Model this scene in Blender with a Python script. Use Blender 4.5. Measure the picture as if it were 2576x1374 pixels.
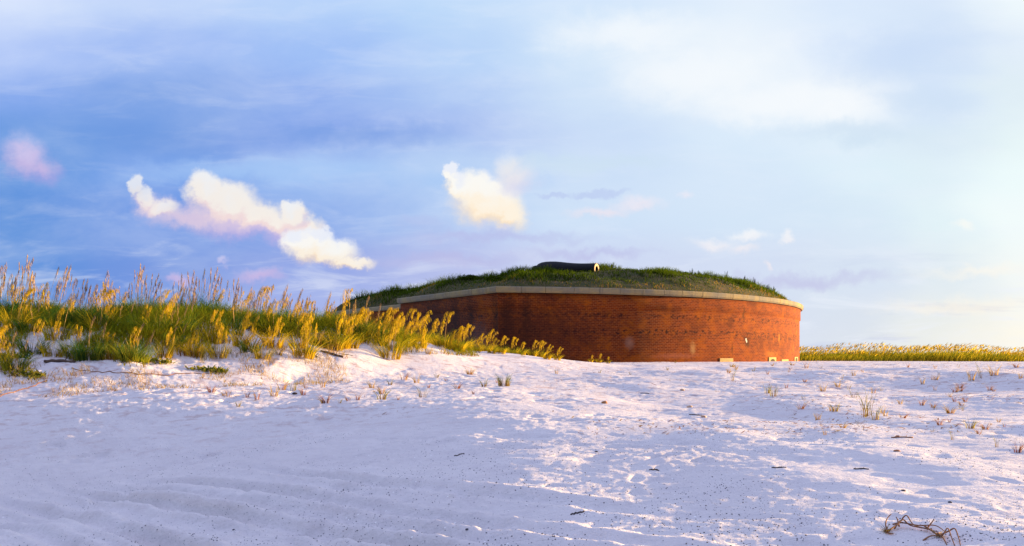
import bpy, bmesh, math, random
import numpy as np
from math import radians as RAD, sin, cos, pi

scn = bpy.context.scene
for o in list(bpy.data.objects):
    bpy.data.objects.remove(o)
random.seed(7)
rng = np.random.default_rng(7)

# ------------------------------------------------------------------ camera, light, exposure
EYE = 1.6
FPX = 804.0                      # focal length in pixels of a 1024 px wide frame
HORIZON = 356.0                  # row of the horizon in a 546 px high frame
cam_d = bpy.data.cameras.new("camera")
cam = bpy.data.objects.new("camera", cam_d)
scn.collection.objects.link(cam)
cam.location = (0, 0, EYE)
cam.rotation_euler = (RAD(90), 0, 0)
cam_d.sensor_width = 36.0
cam_d.lens = FPX / 1024 * 36
cam_d.shift_y = (HORIZON - 273) / 1024
cam_d.clip_end = 20000
cam_d.clip_start = 0.1
scn.camera = cam

SUN_EL, SUN_AZ = 5.2, 68.0       # azimuth measured to the right of the view
EXPOSURE = 1.7
sv = scn.view_settings
sv.view_transform = 'Standard'
sv.look = 'None'
sv.exposure = EXPOSURE
sv.gamma = 1.0
sun_d = bpy.data.lights.new("sun", 'SUN')
sun_d.energy = 5.0
sun_d.angle = RAD(0.6)
sun_d.color = (1.0, 0.66, 0.30)
sun = bpy.data.objects.new("sun", sun_d)
scn.collection.objects.link(sun)
from mathutils import Vector
SUNV = Vector((cos(RAD(SUN_EL)) * sin(RAD(SUN_AZ)), cos(RAD(SUN_EL)) * cos(RAD(SUN_AZ)), sin(RAD(SUN_EL))))
sun.rotation_euler = SUNV.to_track_quat('Z', 'Y').to_euler()


def lin(c):
    return tuple(((v / 255) / 12.92 if v <= 10 else ((v / 255 + 0.055) / 1.055) ** 2.4) for v in c)


class NT:
    """tiny node helper"""
    def __init__(self, tree):
        self.t = tree
        tree.nodes.clear()

    def n(self, typ, ins=None, **props):
        nd = self.t.nodes.new(typ)
        for k, v in props.items():
            setattr(nd, k, v)
        for k, v in (ins or {}).items():
            s = nd.inputs[k]
            if isinstance(v, bpy.types.NodeSocket):
                self.t.links.new(v, s)
            else:
                s.default_value = v
        return nd

    def m(self, op, a, b=None, c=None, clamp=False):
        ins = {0: a}
        if b is not None:
            ins[1] = b
        if c is not None:
            ins[2] = c
        return self.n('ShaderNodeMath', ins, operation=op, use_clamp=clamp).outputs[0]

    def vm(self, op, a, b=None, c=None):
        ins = {0: a}
        if b is not None:
            ins[1] = b
        if c is not None:
            ins[2] = c
        nd = self.n('ShaderNodeVectorMath', ins, operation=op)
        return nd.outputs['Value'] if op in ('LENGTH', 'DOT_PRODUCT', 'DISTANCE') else nd.outputs['Vector']

    def ramp(self, fac, stops, interp='LINEAR'):
        nd = self.n('ShaderNodeValToRGB', {0: fac})
        cr = nd.color_ramp
        cr.interpolation = interp
        while len(cr.elements) > 1:
            cr.elements.remove(cr.elements[-1])
        for i, (p, c) in enumerate(stops):
            e = cr.elements[0] if i == 0 else cr.elements.new(p)
            e.position = p
            e.color = (c[0], c[1], c[2], 1) if len(c) == 3 else c
        return nd.outputs[0]

    def mix(self, fac, a, b, blend='MIX'):
        nd = self.t.nodes.new('ShaderNodeMix')
        nd.data_type = 'RGBA'
        nd.blend_type = blend
        for k, v in ((0, fac), (6, a), (7, b)):
            if isinstance(v, bpy.types.NodeSocket):
                self.t.links.new(v, nd.inputs[k])
            else:
                if k != 0 and len(v) == 3:
                    v = (*v, 1)
                nd.inputs[k].default_value = v
        return nd.outputs[2]

    def smooth(self, v, lo, hi):
        nd = self.n('ShaderNodeMapRange', {0: v, 1: lo, 2: hi, 3: 0.0, 4: 1.0}, interpolation_type='SMOOTHSTEP')
        return nd.outputs[0]

    def noise(self, vec, scale, detail=4, rough=0.55, dist=0.0):
        nd = self.n('ShaderNodeTexNoise', {'Vector': vec, 'Scale': scale, 'Detail': detail, 'Roughness': rough, 'Distortion': dist})
        return nd.outputs[0]


# ------------------------------------------------------------------ sky (world)
world = bpy.data.worlds.new("World")
scn.world = world
world.use_nodes = True


def build_world():
    N = NT(world.node_tree)
    STR = 0.1
    K = 1.0 / (STR * 2 ** EXPOSURE)          # a colour of the picture -> radiance fed to the background

    def col(c, k=1.0):
        l = lin(c)
        return tuple(v * K * k for v in l)
    sky = N.n('ShaderNodeTexSky', sky_type='NISHITA', sun_disc=False, sun_elevation=RAD(SUN_EL),
              sun_rotation=RAD(SUN_AZ), air_density=1.0, dust_density=1.5, ozone_density=2.0).outputs[0]
    d = N.n('ShaderNodeTexCoord').outputs['Generated']
    sep = N.n('ShaderNodeSeparateXYZ', {0: d})
    X, Y, Z = sep.outputs
    yy = N.m('MAXIMUM', Y, 0.06)
    u = N.m('DIVIDE', X, yy)
    v = N.m('DIVIDE', Z, yy)
    # chart coordinates: sx to the right of north, sy upward
    chart = N.n('ShaderNodeCombineXYZ', {0: u, 1: v, 2: 0.0}).outputs[0]
    # slow warp so the veil has no straight edges
    stretch = N.vm('MULTIPLY', chart, (1.0, 2.6, 1.0))
    wn = N.n('ShaderNodeTexNoise', {'Vector': stretch, 'Scale': 3.2, 'Detail': 5.0, 'Roughness': 0.55})
    warp = N.vm('MULTIPLY', N.vm('SUBTRACT', wn.outputs[1], (0.5, 0.5, 0.5)), (0.20, 0.07, 0.0))
    cw = N.vm('ADD', chart, warp)
    s2 = N.n('ShaderNodeSeparateXYZ', {0: cw})
    uu, vv = s2.outputs[0], s2.outputs[1]
    fac = N.m('MULTIPLY_ADD', uu, 1 / 1.6, 0.5, clamp=True)

    def ux(px):                                   # column (0..2576) -> ramp position
        return ((px - 1288) / 2022.5) / 1.6 + 0.5

    def vy(py):
        return (895.5 - py) / 2022.5
    cols = [-200, 0, 400, 800, 1150, 1500, 1850, 2150, 2350, 2576, 2900]
    rows = [
        (860, [(112, 152, 222), (120, 158, 226), (138, 165, 228), (160, 172, 230), (188, 194, 235), (200, 205, 235), (212, 218, 236), (220, 226, 236), (236, 238, 234), (255, 250, 236), (255, 250, 235)]),
        (690, [(84, 138, 216), (92, 146, 220), (118, 152, 224), (146, 166, 230), (176, 184, 232), (192, 200, 236), (205, 215, 240), (214, 226, 242), (226, 236, 243), (246, 250, 246), (255, 252, 240)]),
        (540, [(86, 140, 216), (92, 146, 220), (110, 152, 228), (146, 178, 236), (170, 198, 242), (198, 220, 246), (206, 226, 246), (214, 232, 246), (226, 242, 248), (242, 252, 252), (252, 254, 252)]),
        (430, [(90, 146, 220), (98, 150, 222), (126, 166, 234), (156, 190, 242), (176, 204, 244), (196, 218, 246), (208, 228, 248), (222, 240, 250), (224, 240, 248), (238, 252, 252), (250, 254, 252)]),
        (340, [(112, 158, 226), (112, 158, 226), (114, 156, 226), (134, 166, 234), (160, 186, 240), (192, 214, 246), (212, 232, 250), (222, 238, 250), (218, 234, 246), (232, 246, 248), (248, 254, 252)]),
        (235, [(142, 176, 236), (138, 172, 238), (126, 164, 230), (142, 174, 238), (170, 198, 244), (200, 222, 248), (232, 243, 252), (246, 250, 254), (214, 230, 250), (224, 238, 246), (246, 252, 252)]),
        (110, [(186, 206, 250), (178, 200, 248), (160, 188, 244), (160, 192, 246), (178, 208, 248), (206, 228, 250), (238, 246, 253), (226, 238, 253), (206, 224, 248), (226, 238, 250), (246, 252, 253)]),
        (0, [(222, 234, 254), (212, 226, 253), (194, 214, 250), (182, 210, 250), (186, 216, 250), (206, 228, 252), (228, 240, 253), (216, 232, 252), (214, 230, 250), (240, 250, 253), (250, 254, 254)]),
        (-250, [(206, 222, 252), (200, 218, 250), (190, 212, 250), (184, 210, 250), (190, 216, 250), (200, 224, 250), (212, 230, 250), (220, 234, 250), (228, 240, 250), (238, 246, 252), (246, 252, 254)]),
    ]
    prev = None
    for i, (py, cs) in enumerate(rows):
        r = N.ramp(fac, [(ux(c), col(k)) for c, k in zip(cols, cs)], 'EASE')
        if prev is None:
            prev = r
        else:
            prev = N.mix(N.smooth(vv, vy(rows[i - 1][0]), vy(py)), prev, r)
    veil = prev
    # fine streaks of the veil, flat near the horizon
    st = N.noise(N.vm('MULTIPLY', chart, (3.0, 15.0, 1.0)), 2.4, 6, 0.6, 0.6)
    low = N.smooth(v, 0.17, 0.03)
    sa = N.m('MULTIPLY', N.smooth(st, 0.48, 0.68), N.m('MULTIPLY_ADD', low, 0.50, 0.12))
    veil = N.mix(sa, veil, col((240, 244, 252)))
    st2 = N.noise(N.vm('MULTIPLY', N.vm('ADD', chart, (3.1, 1.7, 0)), (2.2, 18.0, 1.0)), 2.0, 5, 0.6, 0.4)
    veil = N.mix(N.m('MULTIPLY', N.smooth(st2, 0.54, 0.78), N.m('MULTIPLY', low, 0.60)), veil, col((160, 168, 222)))
    # large soft mottling
    mo = N.noise(N.vm('MULTIPLY', chart, (1.0, 2.2, 1.0)), 5.0, 6, 0.6, 0.3)
    veil = N.mix(N.m('MULTIPLY', N.smooth(mo, 0.35, 0.75), 0.20), veil, col((235, 243, 255)))

    veil = N.mix(N.m('MULTIPLY', N.smooth(N.m('SUBTRACT', uu, N.m('MULTIPLY', vv, 0.2)), -0.30, 0.15), N.m('MULTIPLY', N.smooth(uu, 0.55, 0.25), 0.30)), veil, col((226, 238, 252)))
    # ---- cumulus: sums of soft ellipses, edges broken by noise  (cx, cy, rx, ry) in the sky chart
    nse = N.n('ShaderNodeTexNoise', {'Vector': chart, 'Scale': 30.0, 'Detail': 8.0, 'Roughness': 0.62})
    nse2 = N.n('ShaderNodeTexNoise', {'Vector': chart, 'Scale': 7.0, 'Detail': 3.0, 'Roughness': 0.5})
    torn = N.noise(N.vm('MULTIPLY', N.vm('ADD', chart, (0.0, 0.35, 0)), (1.0, 1.9, 1.0)), 7.0, 8, 0.62, 0.5)
    jit = N.vm('ADD', N.vm('MULTIPLY', N.vm('SUBTRACT', nse.outputs[1], (0.5, 0.5, 0.5)), (0.040, 0.040, 0)),
               N.vm('MULTIPLY', N.vm('SUBTRACT', nse2.outputs[1], (0.5, 0.5, 0.5)), (0.045, 0.03, 0)))
    cj = N.vm('ADD', chart, jit)

    up_ = N.vm('ADD', cj, (0.004, 0.019, 0))

    def field(ells, cj=cj):
        out = None
        for (cx, cy, rx, ry) in ells:
            c = ((cx - 1288) / 2022.5, (895.5 - cy) / 2022.5, 0)
            s = (2022.5 / rx, 2022.5 / ry, 0)
            q = N.vm('MULTIPLY', N.vm('SUBTRACT', cj, c), s)
            f = N.m('SUBTRACT', 1.0, N.vm('LENGTH', q))
            out = f if out is None else N.n('ShaderNodeMath', {0: out, 1: f, 2: 0.25}, operation='SMOOTH_MAX').outputs[0]
        return out

    def cloud(base, ells, y_top, y_bot, stops, amount, soft=(-0.22, 0.40), crisp=True):
        f = field(ells)
        if not crisp:                               # torn, streaky veil
            f = N.m('ADD', f, N.m('MULTIPLY', N.m('SUBTRACT', torn, 0.5), 1.3))
        h = N.m('DIVIDE', N.m('SUBTRACT', N.n('ShaderNodeSeparateXYZ', {0: cj}).outputs[1], vy(y_bot)), vy(y_top) - vy(y_bot), clamp=True)
        if crisp:                                   # lit from above: compare the thickness here and a little higher up
            h = N.m('MULTIPLY_ADD', N.m('SUBTRACT', f, field(ells, up_)), 0.30, N.m('MULTIPLY_ADD', h, 0.50, 0.22))
        h = N.m('ADD', h, N.m('MULTIPLY', N.m('SUBTRACT', nse.outputs[0], 0.5), 0.6), clamp=True)
        hi = soft[1] if not crisp else N.m('MULTIPLY_ADD', h, -1.4 * soft[1], 2.0 * soft[1])      # crisp tops, soft bases
        mr = N.n('ShaderNodeMapRange', {0: f, 1: soft[0], 2: hi, 3: 0.0, 4: 1.0}, interpolation_type='SMOOTHSTEP').outputs[0]
        a = N.m('MULTIPLY', mr, amount)
        if crisp:
            a = N.m('MULTIPLY', a, N.m('MULTIPLY_ADD', N.smooth(h, 0.0, 0.35), 0.45, 0.55))
        return N.mix(a, base, N.ramp(h, [(p, col(c)) for p, c in stops], 'EASE'))
    veil = cloud(veil, [(250, 295, 640, 80), (900, 335, 420, 44)], 200, 380, [(0, (106, 152, 224)), (1, (124, 164, 232))], 0.45, (-0.1, 1.0), crisp=False)
    veil = cloud(veil, [(700, 432, 560, 46), (1180, 452, 260, 40)], 380, 480, [(0, (164, 200, 246)), (1, (172, 204, 248))], 0.6, (0.0, 0.9), crisp=False)
    warm = [(0.0, (168, 170, 226)), (0.2, (212, 196, 228)), (0.42, (244, 222, 220)), (0.65, (250, 242, 232)), (1.0, (244, 244, 244))]
    gold = [(0.0, (248, 214, 214)), (0.2, (255, 230, 196)), (0.45, (255, 243, 224)), (0.8, (252, 250, 244)), (1.0, (236, 240, 250))]
    pink = [(0.0, (170, 165, 226)), (0.35, (205, 186, 228)), (0.7, (214, 200, 236)), (1.0, (196, 200, 240))]
    veil = cloud(veil, [(66, 402, 74, 72), (98, 432, 62, 46)], 350, 455, pink, 0.85, (-0.1, 0.9), crisp=False)
    base_ = [(0, (186, 176, 228)), (0.5, (228, 206, 224)), (1, (232, 220, 232))]
    veil = cloud(veil, [(395, 520, 60, 34), (480, 552, 130, 36), (600, 575, 150, 34), (720, 585, 70, 40)], 500, 610, base_, 0.8, (-0.2, 0.7), crisp=False)
    veil = cloud(veil, [(354, 464, 20, 32), (374, 500, 32, 34), (410, 528, 46, 26)], 440, 590, warm, 0.75, (-0.2, 0.5))
    veil = cloud(veil, [(522, 488, 50, 54), (572, 522, 88, 56), (640, 550, 90, 46), (705, 566, 66, 34), (738, 538, 32, 34), (765, 588, 60, 44)], 450, 640, warm, 0.93)
    veil = cloud(veil, [(764, 612, 50, 40), (820, 632, 92, 34), (885, 655, 70, 17), (800, 602, 52, 28)], 575, 685, gold, 0.95)
    veil = cloud(veil, [(1128, 436, 18, 28), (1156, 472, 38, 38), (1206, 482, 76, 54), (1230, 520, 98, 66), (1272, 545, 60, 50)], 425, 590, gold, 0.98)
    veil = cloud(veil, [(1285, 415, 44, 52), (1302, 452, 60, 48)], 370, 490, [(0, (226, 216, 236)), (0.5, (250, 240, 234)), (1, (226, 236, 250))], 0.7, (-0.1, 1.0), crisp=False)
    veil = cloud(veil, [(1975, 598, 20, 16), (1930, 664, 10, 15), (1880, 590, 60, 20), (1785, 615, 90, 22), (1870, 628, 50, 20)], 570, 650,
                 [(0, (240, 234, 240)), (1, (252, 252, 252))], 0.75, (-0.2, 1.0), crisp=False)
    veil = cloud(veil, [(1600, 515, 85, 24), (1510, 532, 90, 18), (1718, 488, 34, 18)], 480, 560,
                 [(0, (240, 228, 236)), (1, (240, 236, 246))], 0.7, (-0.2, 1.0), crisp=False)
    veil = cloud(veil, [(2420, 572, 40, 16), (2400, 770, 260, 26), (2480, 690, 180, 20)], 560, 800, [(0, (255, 246, 230)), (1, (255, 252, 244))], 0.6, (-0.2, 1.1), crisp=False)
    veil = cloud(veil, [(650, 690, 70, 22), (440, 690, 40, 16), (560, 655, 22, 14)], 640, 720, pink, 0.8, (-0.1, 1.0), crisp=False)
    veil = cloud(veil, [(1060, 570, 90, 26), (1400, 492, 40, 10), (1500, 486, 70, 12)], 480, 600, [(0, (168, 176, 228)), (1, (182, 196, 238))], 0.5, (-0.2, 0.8))
    # bright upper cirrus sheet with a torn right edge
    veil = cloud(veil, [(1760, 170, 330, 120), (1960, 250, 270, 80), (2090, 280, 130, 34), (1600, 80, 300, 80)], 40, 320,
                 [(0, (246, 250, 254)), (1, (242, 248, 254))], 0.9, (-0.1, 0.9), crisp=False)

    veil = cloud(veil, [(2230, 150, 270, 110), (2330, 260, 200, 60)], 60, 300, [(0, (208, 226, 246)), (1, (203, 221, 249))], 0.7, (0.0, 0.9), crisp=False)
    veil = cloud(veil, [(2130, 335, 240, 44), (1500, 410, 300, 34)], 280, 400, [(0, (206, 226, 242)), (1, (206, 224, 244))], 0.6, (0.0, 0.9), crisp=False)
    veil = cloud(veil, [(1250, 600, 330, 20), (1150, 655, 260, 22), (1500, 640, 240, 18), (2000, 700, 300, 26)], 560, 720, [(0, (190, 188, 228)), (1, (184, 188, 232))], 0.55, (-0.1, 1.0), crisp=False)
    # ---- the rest of the dome: clear evening sky with thin cloud, dim opposite the sun
    rest = N.mix(1.0, sky, (0.32, 0.36, 0.46, 1), 'MULTIPLY')
    zen = N.smooth(Z, 0.42, 0.85)
    cl = N.noise(N.vm('MULTIPLY', d, (1, 1, 3)), 3.0, 4, 0.55)
    rest = N.mix(N.m('MULTIPLY', N.smooth(cl, 0.4, 0.7), 0.35), rest, col((120, 140, 200), 0.5))
    rest = N.mix(zen, rest, col((198, 207, 255), 1.50))
    front = N.m('MULTIPLY', N.smooth(Y, 0.10, 0.55), N.smooth(Z, 0.72, 0.45))
    out = N.mix(front, rest, veil)
    bg = N.n('ShaderNodeBackground', {'Color': out, 'Strength': STR})
    N.n('ShaderNodeOutputWorld', {'Surface': bg.outputs[0]})


build_world()


# ------------------------------------------------------------------ numpy value noise
def _hash(ix, iy, seed):
    n = (ix.astype(np.int64) * 374761393 + iy.astype(np.int64) * 668265263 + seed * 974634777) & 0xFFFFFFFF
    n = ((n ^ (n >> 13)) * 1274126177) & 0xFFFFFFFF
    n = n ^ (n >> 16)
    return (n & 0xFFFF).astype(np.float64) / 65535.0


def vnoise(x, y, seed=0):
    ix, iy = np.floor(x), np.floor(y)
    fx, fy = x - ix, y - iy
    ux_, uy_ = fx * fx * fx * (fx * (fx * 6 - 15) + 10), fy * fy * fy * (fy * (fy * 6 - 15) + 10)
    a = _hash(ix, iy, seed); b = _hash(ix + 1, iy, seed)
    c = _hash(ix, iy + 1, seed); d = _hash(ix + 1, iy + 1, seed)
    return (a + (b - a) * ux_) * (1 - uy_) + (c + (d - c) * ux_) * uy_ - 0.5


def fbm(x, y, oct=4, seed=0, rough=0.5):
    s, amp = 0, 1.0
    for k in range(oct):
        ca, sa_ = cos(0.6 * k), sin(0.6 * k)
        s = s + amp * vnoise((x * ca - y * sa_) * 2 ** k, (x * sa_ + y * ca) * 2 ** k, seed + k * 17)
        amp *= rough
    return s


def sst(x, a, b):
    t = np.clip((x - a) / (b - a), 0, 1)
    return t * t * (3 - 2 * t)


# ------------------------------------------------------------------ terrain
_r = np.array([0, 5, 7, 10, 14, 20, 30, 45, 60, 75, 100, 130, 200, 400, 9000.])
_d = np.array([1.60, 1.60, 1.60, 1.46, 1.30, 1.06, 0.74, 0.36, 0.37, 0.46, 0.62, 0.80, 1.3, 1.8, 2.2])
_fine = np.linspace(0, 260, 2601)
_fd = np.interp(_fine, _r, _d)
_k = np.exp(-np.linspace(-2, 2, 61) ** 2); _k /= _k.sum()
_fs = np.convolve(np.pad(_fd, 30, mode='edge'), _k, mode='valid')


_dr = random.Random(17)
DENTS = []
for (sx, sy, dx_, dy_, nn) in ((-3.6, 9.2, 0.62, 0.28, 12), (0.8, 7.6, 0.25, 0.66, 14), (5.2, 8.6, -0.45, 0.55, 11), (-1.0, 12.5, 0.66, -0.12, 12)):
    for k_ in range(nn):                      # walked trails: left and right feet
        th_ = math.atan2(dy_, dx_)
        sd_ = 0.13 if k_ % 2 else -0.13
        DENTS.append((sx + dx_ * k_ - sin(th_) * sd_ + _dr.gauss(0, .05), sy + dy_ * k_ + cos(th_) * sd_ + _dr.gauss(0, .05), th_ + _dr.gauss(0, .15), 0.16, 0.075, 0.035 + 0.02 * _dr.random()))
for k_ in range(55):                          # old shapeless scuffs
    DENTS.append((_dr.uniform(-5.5, 8.5), 6.6 + 12 * _dr.random() ** 1.3, _dr.uniform(0, 3.1), _dr.uniform(.10, .26), _dr.uniform(.07, .13), _dr.uniform(.015, .045)))


def terrain(x, y, fine=True):
    x = np.asarray(x, float); y = np.asarray(y, float)
    r = np.hypot(x, y)
    base = EYE - np.where(r < 250, np.interp(r, _fine, _fs), np.interp(r, _r, _d))
    # hollow on the left of the foreground, its edge running away from the camera
    edge = 1.5 - 0.09 * (y - 8) + 0.5 * vnoise(x * 0.0 + 3.3, y * 0.22, 5)
    q = np.maximum(edge - x, 0)
    hol = ((0.104 + 0.05 * vnoise(x * 0.28 + 4, y * 0.35, 6)) * np.minimum(q, 16) * sst(q, -0.5, 4.0)) * sst(y, 2, 6) * (1 - sst(y, 13, 22))
    base = base - hol
    # swells on the right of the foreground
    near = sst(r, 4, 8) * (1 - sst(r, 34, 50))
    base = base + near * (0.27 * fbm(x * 0.24, y * 0.17, 3, 41, 0.45) * (0.35 + 0.65 * sst(x, -3, 3)))
    # dune on the left
    toe = np.interp(x, [-60, -20, -12, -8, -4, 0, 4, 9], [17, 19.5, 21.5, 24.5, 28.5, 31.5, 34, 37])
    wid = np.interp(x, [-60, -20, -12, -8, -4, 0, 4], [11, 10, 9.5, 8.5, 6.5, 5, 4])
    hc = np.interp(x, [-80, -25, -18, -12, -8, -5, -1.5, 2, 5], [3.2, 3.2, 3.15, 3.0, 2.66, 2.16, 1.70, 1.46, 1.2])
    toe = toe + 1.4 * fbm(x * 0.25, y * 0.05, 2, 61)
    t = np.clip((y - toe) / wid, 0, 1)
    rise = (0.45 * t + 0.55 * t * t * (3 - 2 * t))
    back = 1 - 0.75 * sst(y, toe + wid + 3, toe + wid + 22)
    up = np.maximum(hc - base, 0) * rise * back * (1 - sst(x, 3, 8))
    humm = (0.42 * fbm(x * 0.30, y * 0.30, 3, 71)) * sst(up, 0.15, 0.9)
    base = base + up + humm
    # low grassy ridge far on the right
    ridge = np.exp(-((y - 108 - 0.05 * x) / 7.0) ** 2) * sst(x, 18, 34)
    base = base + 0.35 * ridge
    if fine:
        lump = 0.034 * fbm(x * 0.9, y * 1.1, 3, 11) + 0.020 * np.abs(fbm(x * 2.9, y * 3.6, 3, 21))
        lump = lump + 0.010 * fbm(x * 7.5, y * 9.0, 3, 31, 0.6)
        # trodden dents
        dn = fbm(x * 1.7 + 9, y * 2.0, 2, 51)
        lump = lump - 0.04 * sst(dn, 0.25, 0.55)
        calm = (0.75 + 0.9 * vnoise(x * 0.45, y * 0.45, 301)) * (1.9 - 0.9 * sst(x + 0.03 * y, -2.0, 2.5))
        tail = sst(up, 0.1, 0.5) * sst(x, -7, -4)
        base = base + lump * calm * (1 - 0.8 * tail) * (1 - sst(r, 60, 200))
        for (fx, fy, fa, fl, fw, fd) in DENTS:
            m_ = (np.abs(x - fx) < 0.9) & (np.abs(y - fy) < 0.9)
            if not m_.any():
                continue
            dx, dy = x[m_] - fx, y[m_] - fy
            q_ = np.sqrt(((dx * cos(fa) + dy * sin(fa)) / fl) ** 2 + ((-dx * sin(fa) + dy * cos(fa)) / fw) ** 2)
            base = np.array(base)
            base[m_] += -0.62 * fd * np.exp(-q_ ** 3)
        # wheel tracks crossing the lower left
        for off, depth in ((-2.3, 0.10), (-1.3, 0.13), (0.0, 0.12), (0.55, 0.08), (1.3, 0.10), (2.6, 0.07)):
            line = ((y - (7.9 + off)) + 0.93 * (x + 1.5) + 0.10 * np.sin(x * 0.9 + off)) / 1.37
            w = 0.12
            g = np.exp(-(line / w) ** 2)
            berm = np.exp(-((np.abs(line) - 0.23) / 0.09) ** 2)
            tread = 0.014 * np.sin((x * 0.73 - y * 0.68) * 30.0) * g
            fade = 1.25 * (1 - sst(y, 11.0, 15.0)) * sst(-x, -2.2, 1.0) * (0.6 + 0.8 * (vnoise(x * 0.8, y * 0.8, 91) + 0.2))
            base = base + (-depth * g + 0.6 * depth * berm + tread) * fade
    return base


def H(x, y):
    return float(terrain(np.array([x]), np.array([y]))[0])


# ------------------------------------------------------------------ materials
def mat(name):
    m = bpy.data.materials.new(name)
    m.use_nodes = True
    return m, NT(m.node_tree)


def surf(N, sh):
    N.n('ShaderNodeOutputMaterial', {'Surface': sh})


def mat_sand():
    m, N = mat('white_sand')
    P = N.n('ShaderNodeNewGeometry').outputs['Position']
    big = N.noise(P, 0.35, 4, 0.6)
    mid = N.noise(P, 3.0, 5, 0.6)
    fin = N.noise(P, 60.0, 3, 0.7)
    c = N.mix(N.smooth(big, 0.3, 0.7), (0.70, 0.655, 0.64), (0.76, 0.715, 0.69))
    c = N.mix(N.m('MULTIPLY', N.smooth(mid, 0.45, 0.75), 0.35), c, (0.58, 0.53, 0.54))
    c = N.mix(N.m('MULTIPLY', N.smooth(fin, 0.50, 0.75), 0.42), c, (0.48, 0.44, 0.46))
    # reddish plant litter lying on the flat to the right and in the middle distance
    sp = N.n('ShaderNodeSeparateXYZ', {0: P})
    region = N.m('MULTIPLY', N.smooth(sp.outputs[1], 13.0, 22.0), N.smooth(sp.outputs[1], 60.0, 40.0))
    lit = N.noise(N.vm('MULTIPLY', P, (1.0, 1.6, 1)), 2.2, 6, 0.7)
    c = N.mix(N.m('MULTIPLY', N.m('MULTIPLY', N.smooth(lit, 0.50, 0.66), region), 0.75), c, (0.46, 0.30, 0.26))
    # dark grains
    vor = N.n('ShaderNodeTexVoronoi', {'Vector': P, 'Scale': 26.0, 'Randomness': 1.0})
    dens = N.noise(P, 0.9, 3, 0.6)
    rnd = N.n('ShaderNodeSeparateColor', {0: vor.outputs['Color']}).outputs[0]
    g = N.m('MULTIPLY', N.m('LESS_THAN', vor.outputs['Distance'], 0.20), N.m('GREATER_THAN', N.m('ADD', rnd, N.m('MULTIPLY', N.m('SUBTRACT', dens, 0.5), 1.4)), 0.86))
    c = N.mix(N.m('MULTIPLY', g, 0.8), c, (0.10, 0.10, 0.13))
    g2 = N.n('ShaderNodeTexVoronoi', {'Vector': P, 'Scale': 15.0})
    r2 = N.n('ShaderNodeSeparateColor', {0: g2.outputs['Color']}).outputs[1]
    w = N.m('MULTIPLY', N.m('LESS_THAN', g2.outputs['Distance'], 0.16), N.m('GREATER_THAN', r2, 0.93))
    c = N.mix(w, c, (0.95, 0.93, 0.90))
    hgt = N.m('ADD', N.m('ADD', N.m('MULTIPLY', N.noise(P, 18.0, 4, 0.65), 0.6), N.m('MULTIPLY', N.noise(N.vm('MULTIPLY', P, (0.7, 1.5, 1)), 6.0, 5, 0.7), 1.0)), N.m('MULTIPLY', N.noise(P, 90.0, 2, 0.6), 0.16))
    b = N.n('ShaderNodeBump', {'Height': hgt, 'Strength': 0.9, 'Distance': 0.035})
    p = N.n('ShaderNodeBsdfPrincipled', {'Base Color': c, 'Roughness': 0.95, 'Normal': b.outputs[0]})
    p.inputs['Specular IOR Level'].default_value = 0.15
    surf(N, p.outputs[0])
    return m


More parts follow.
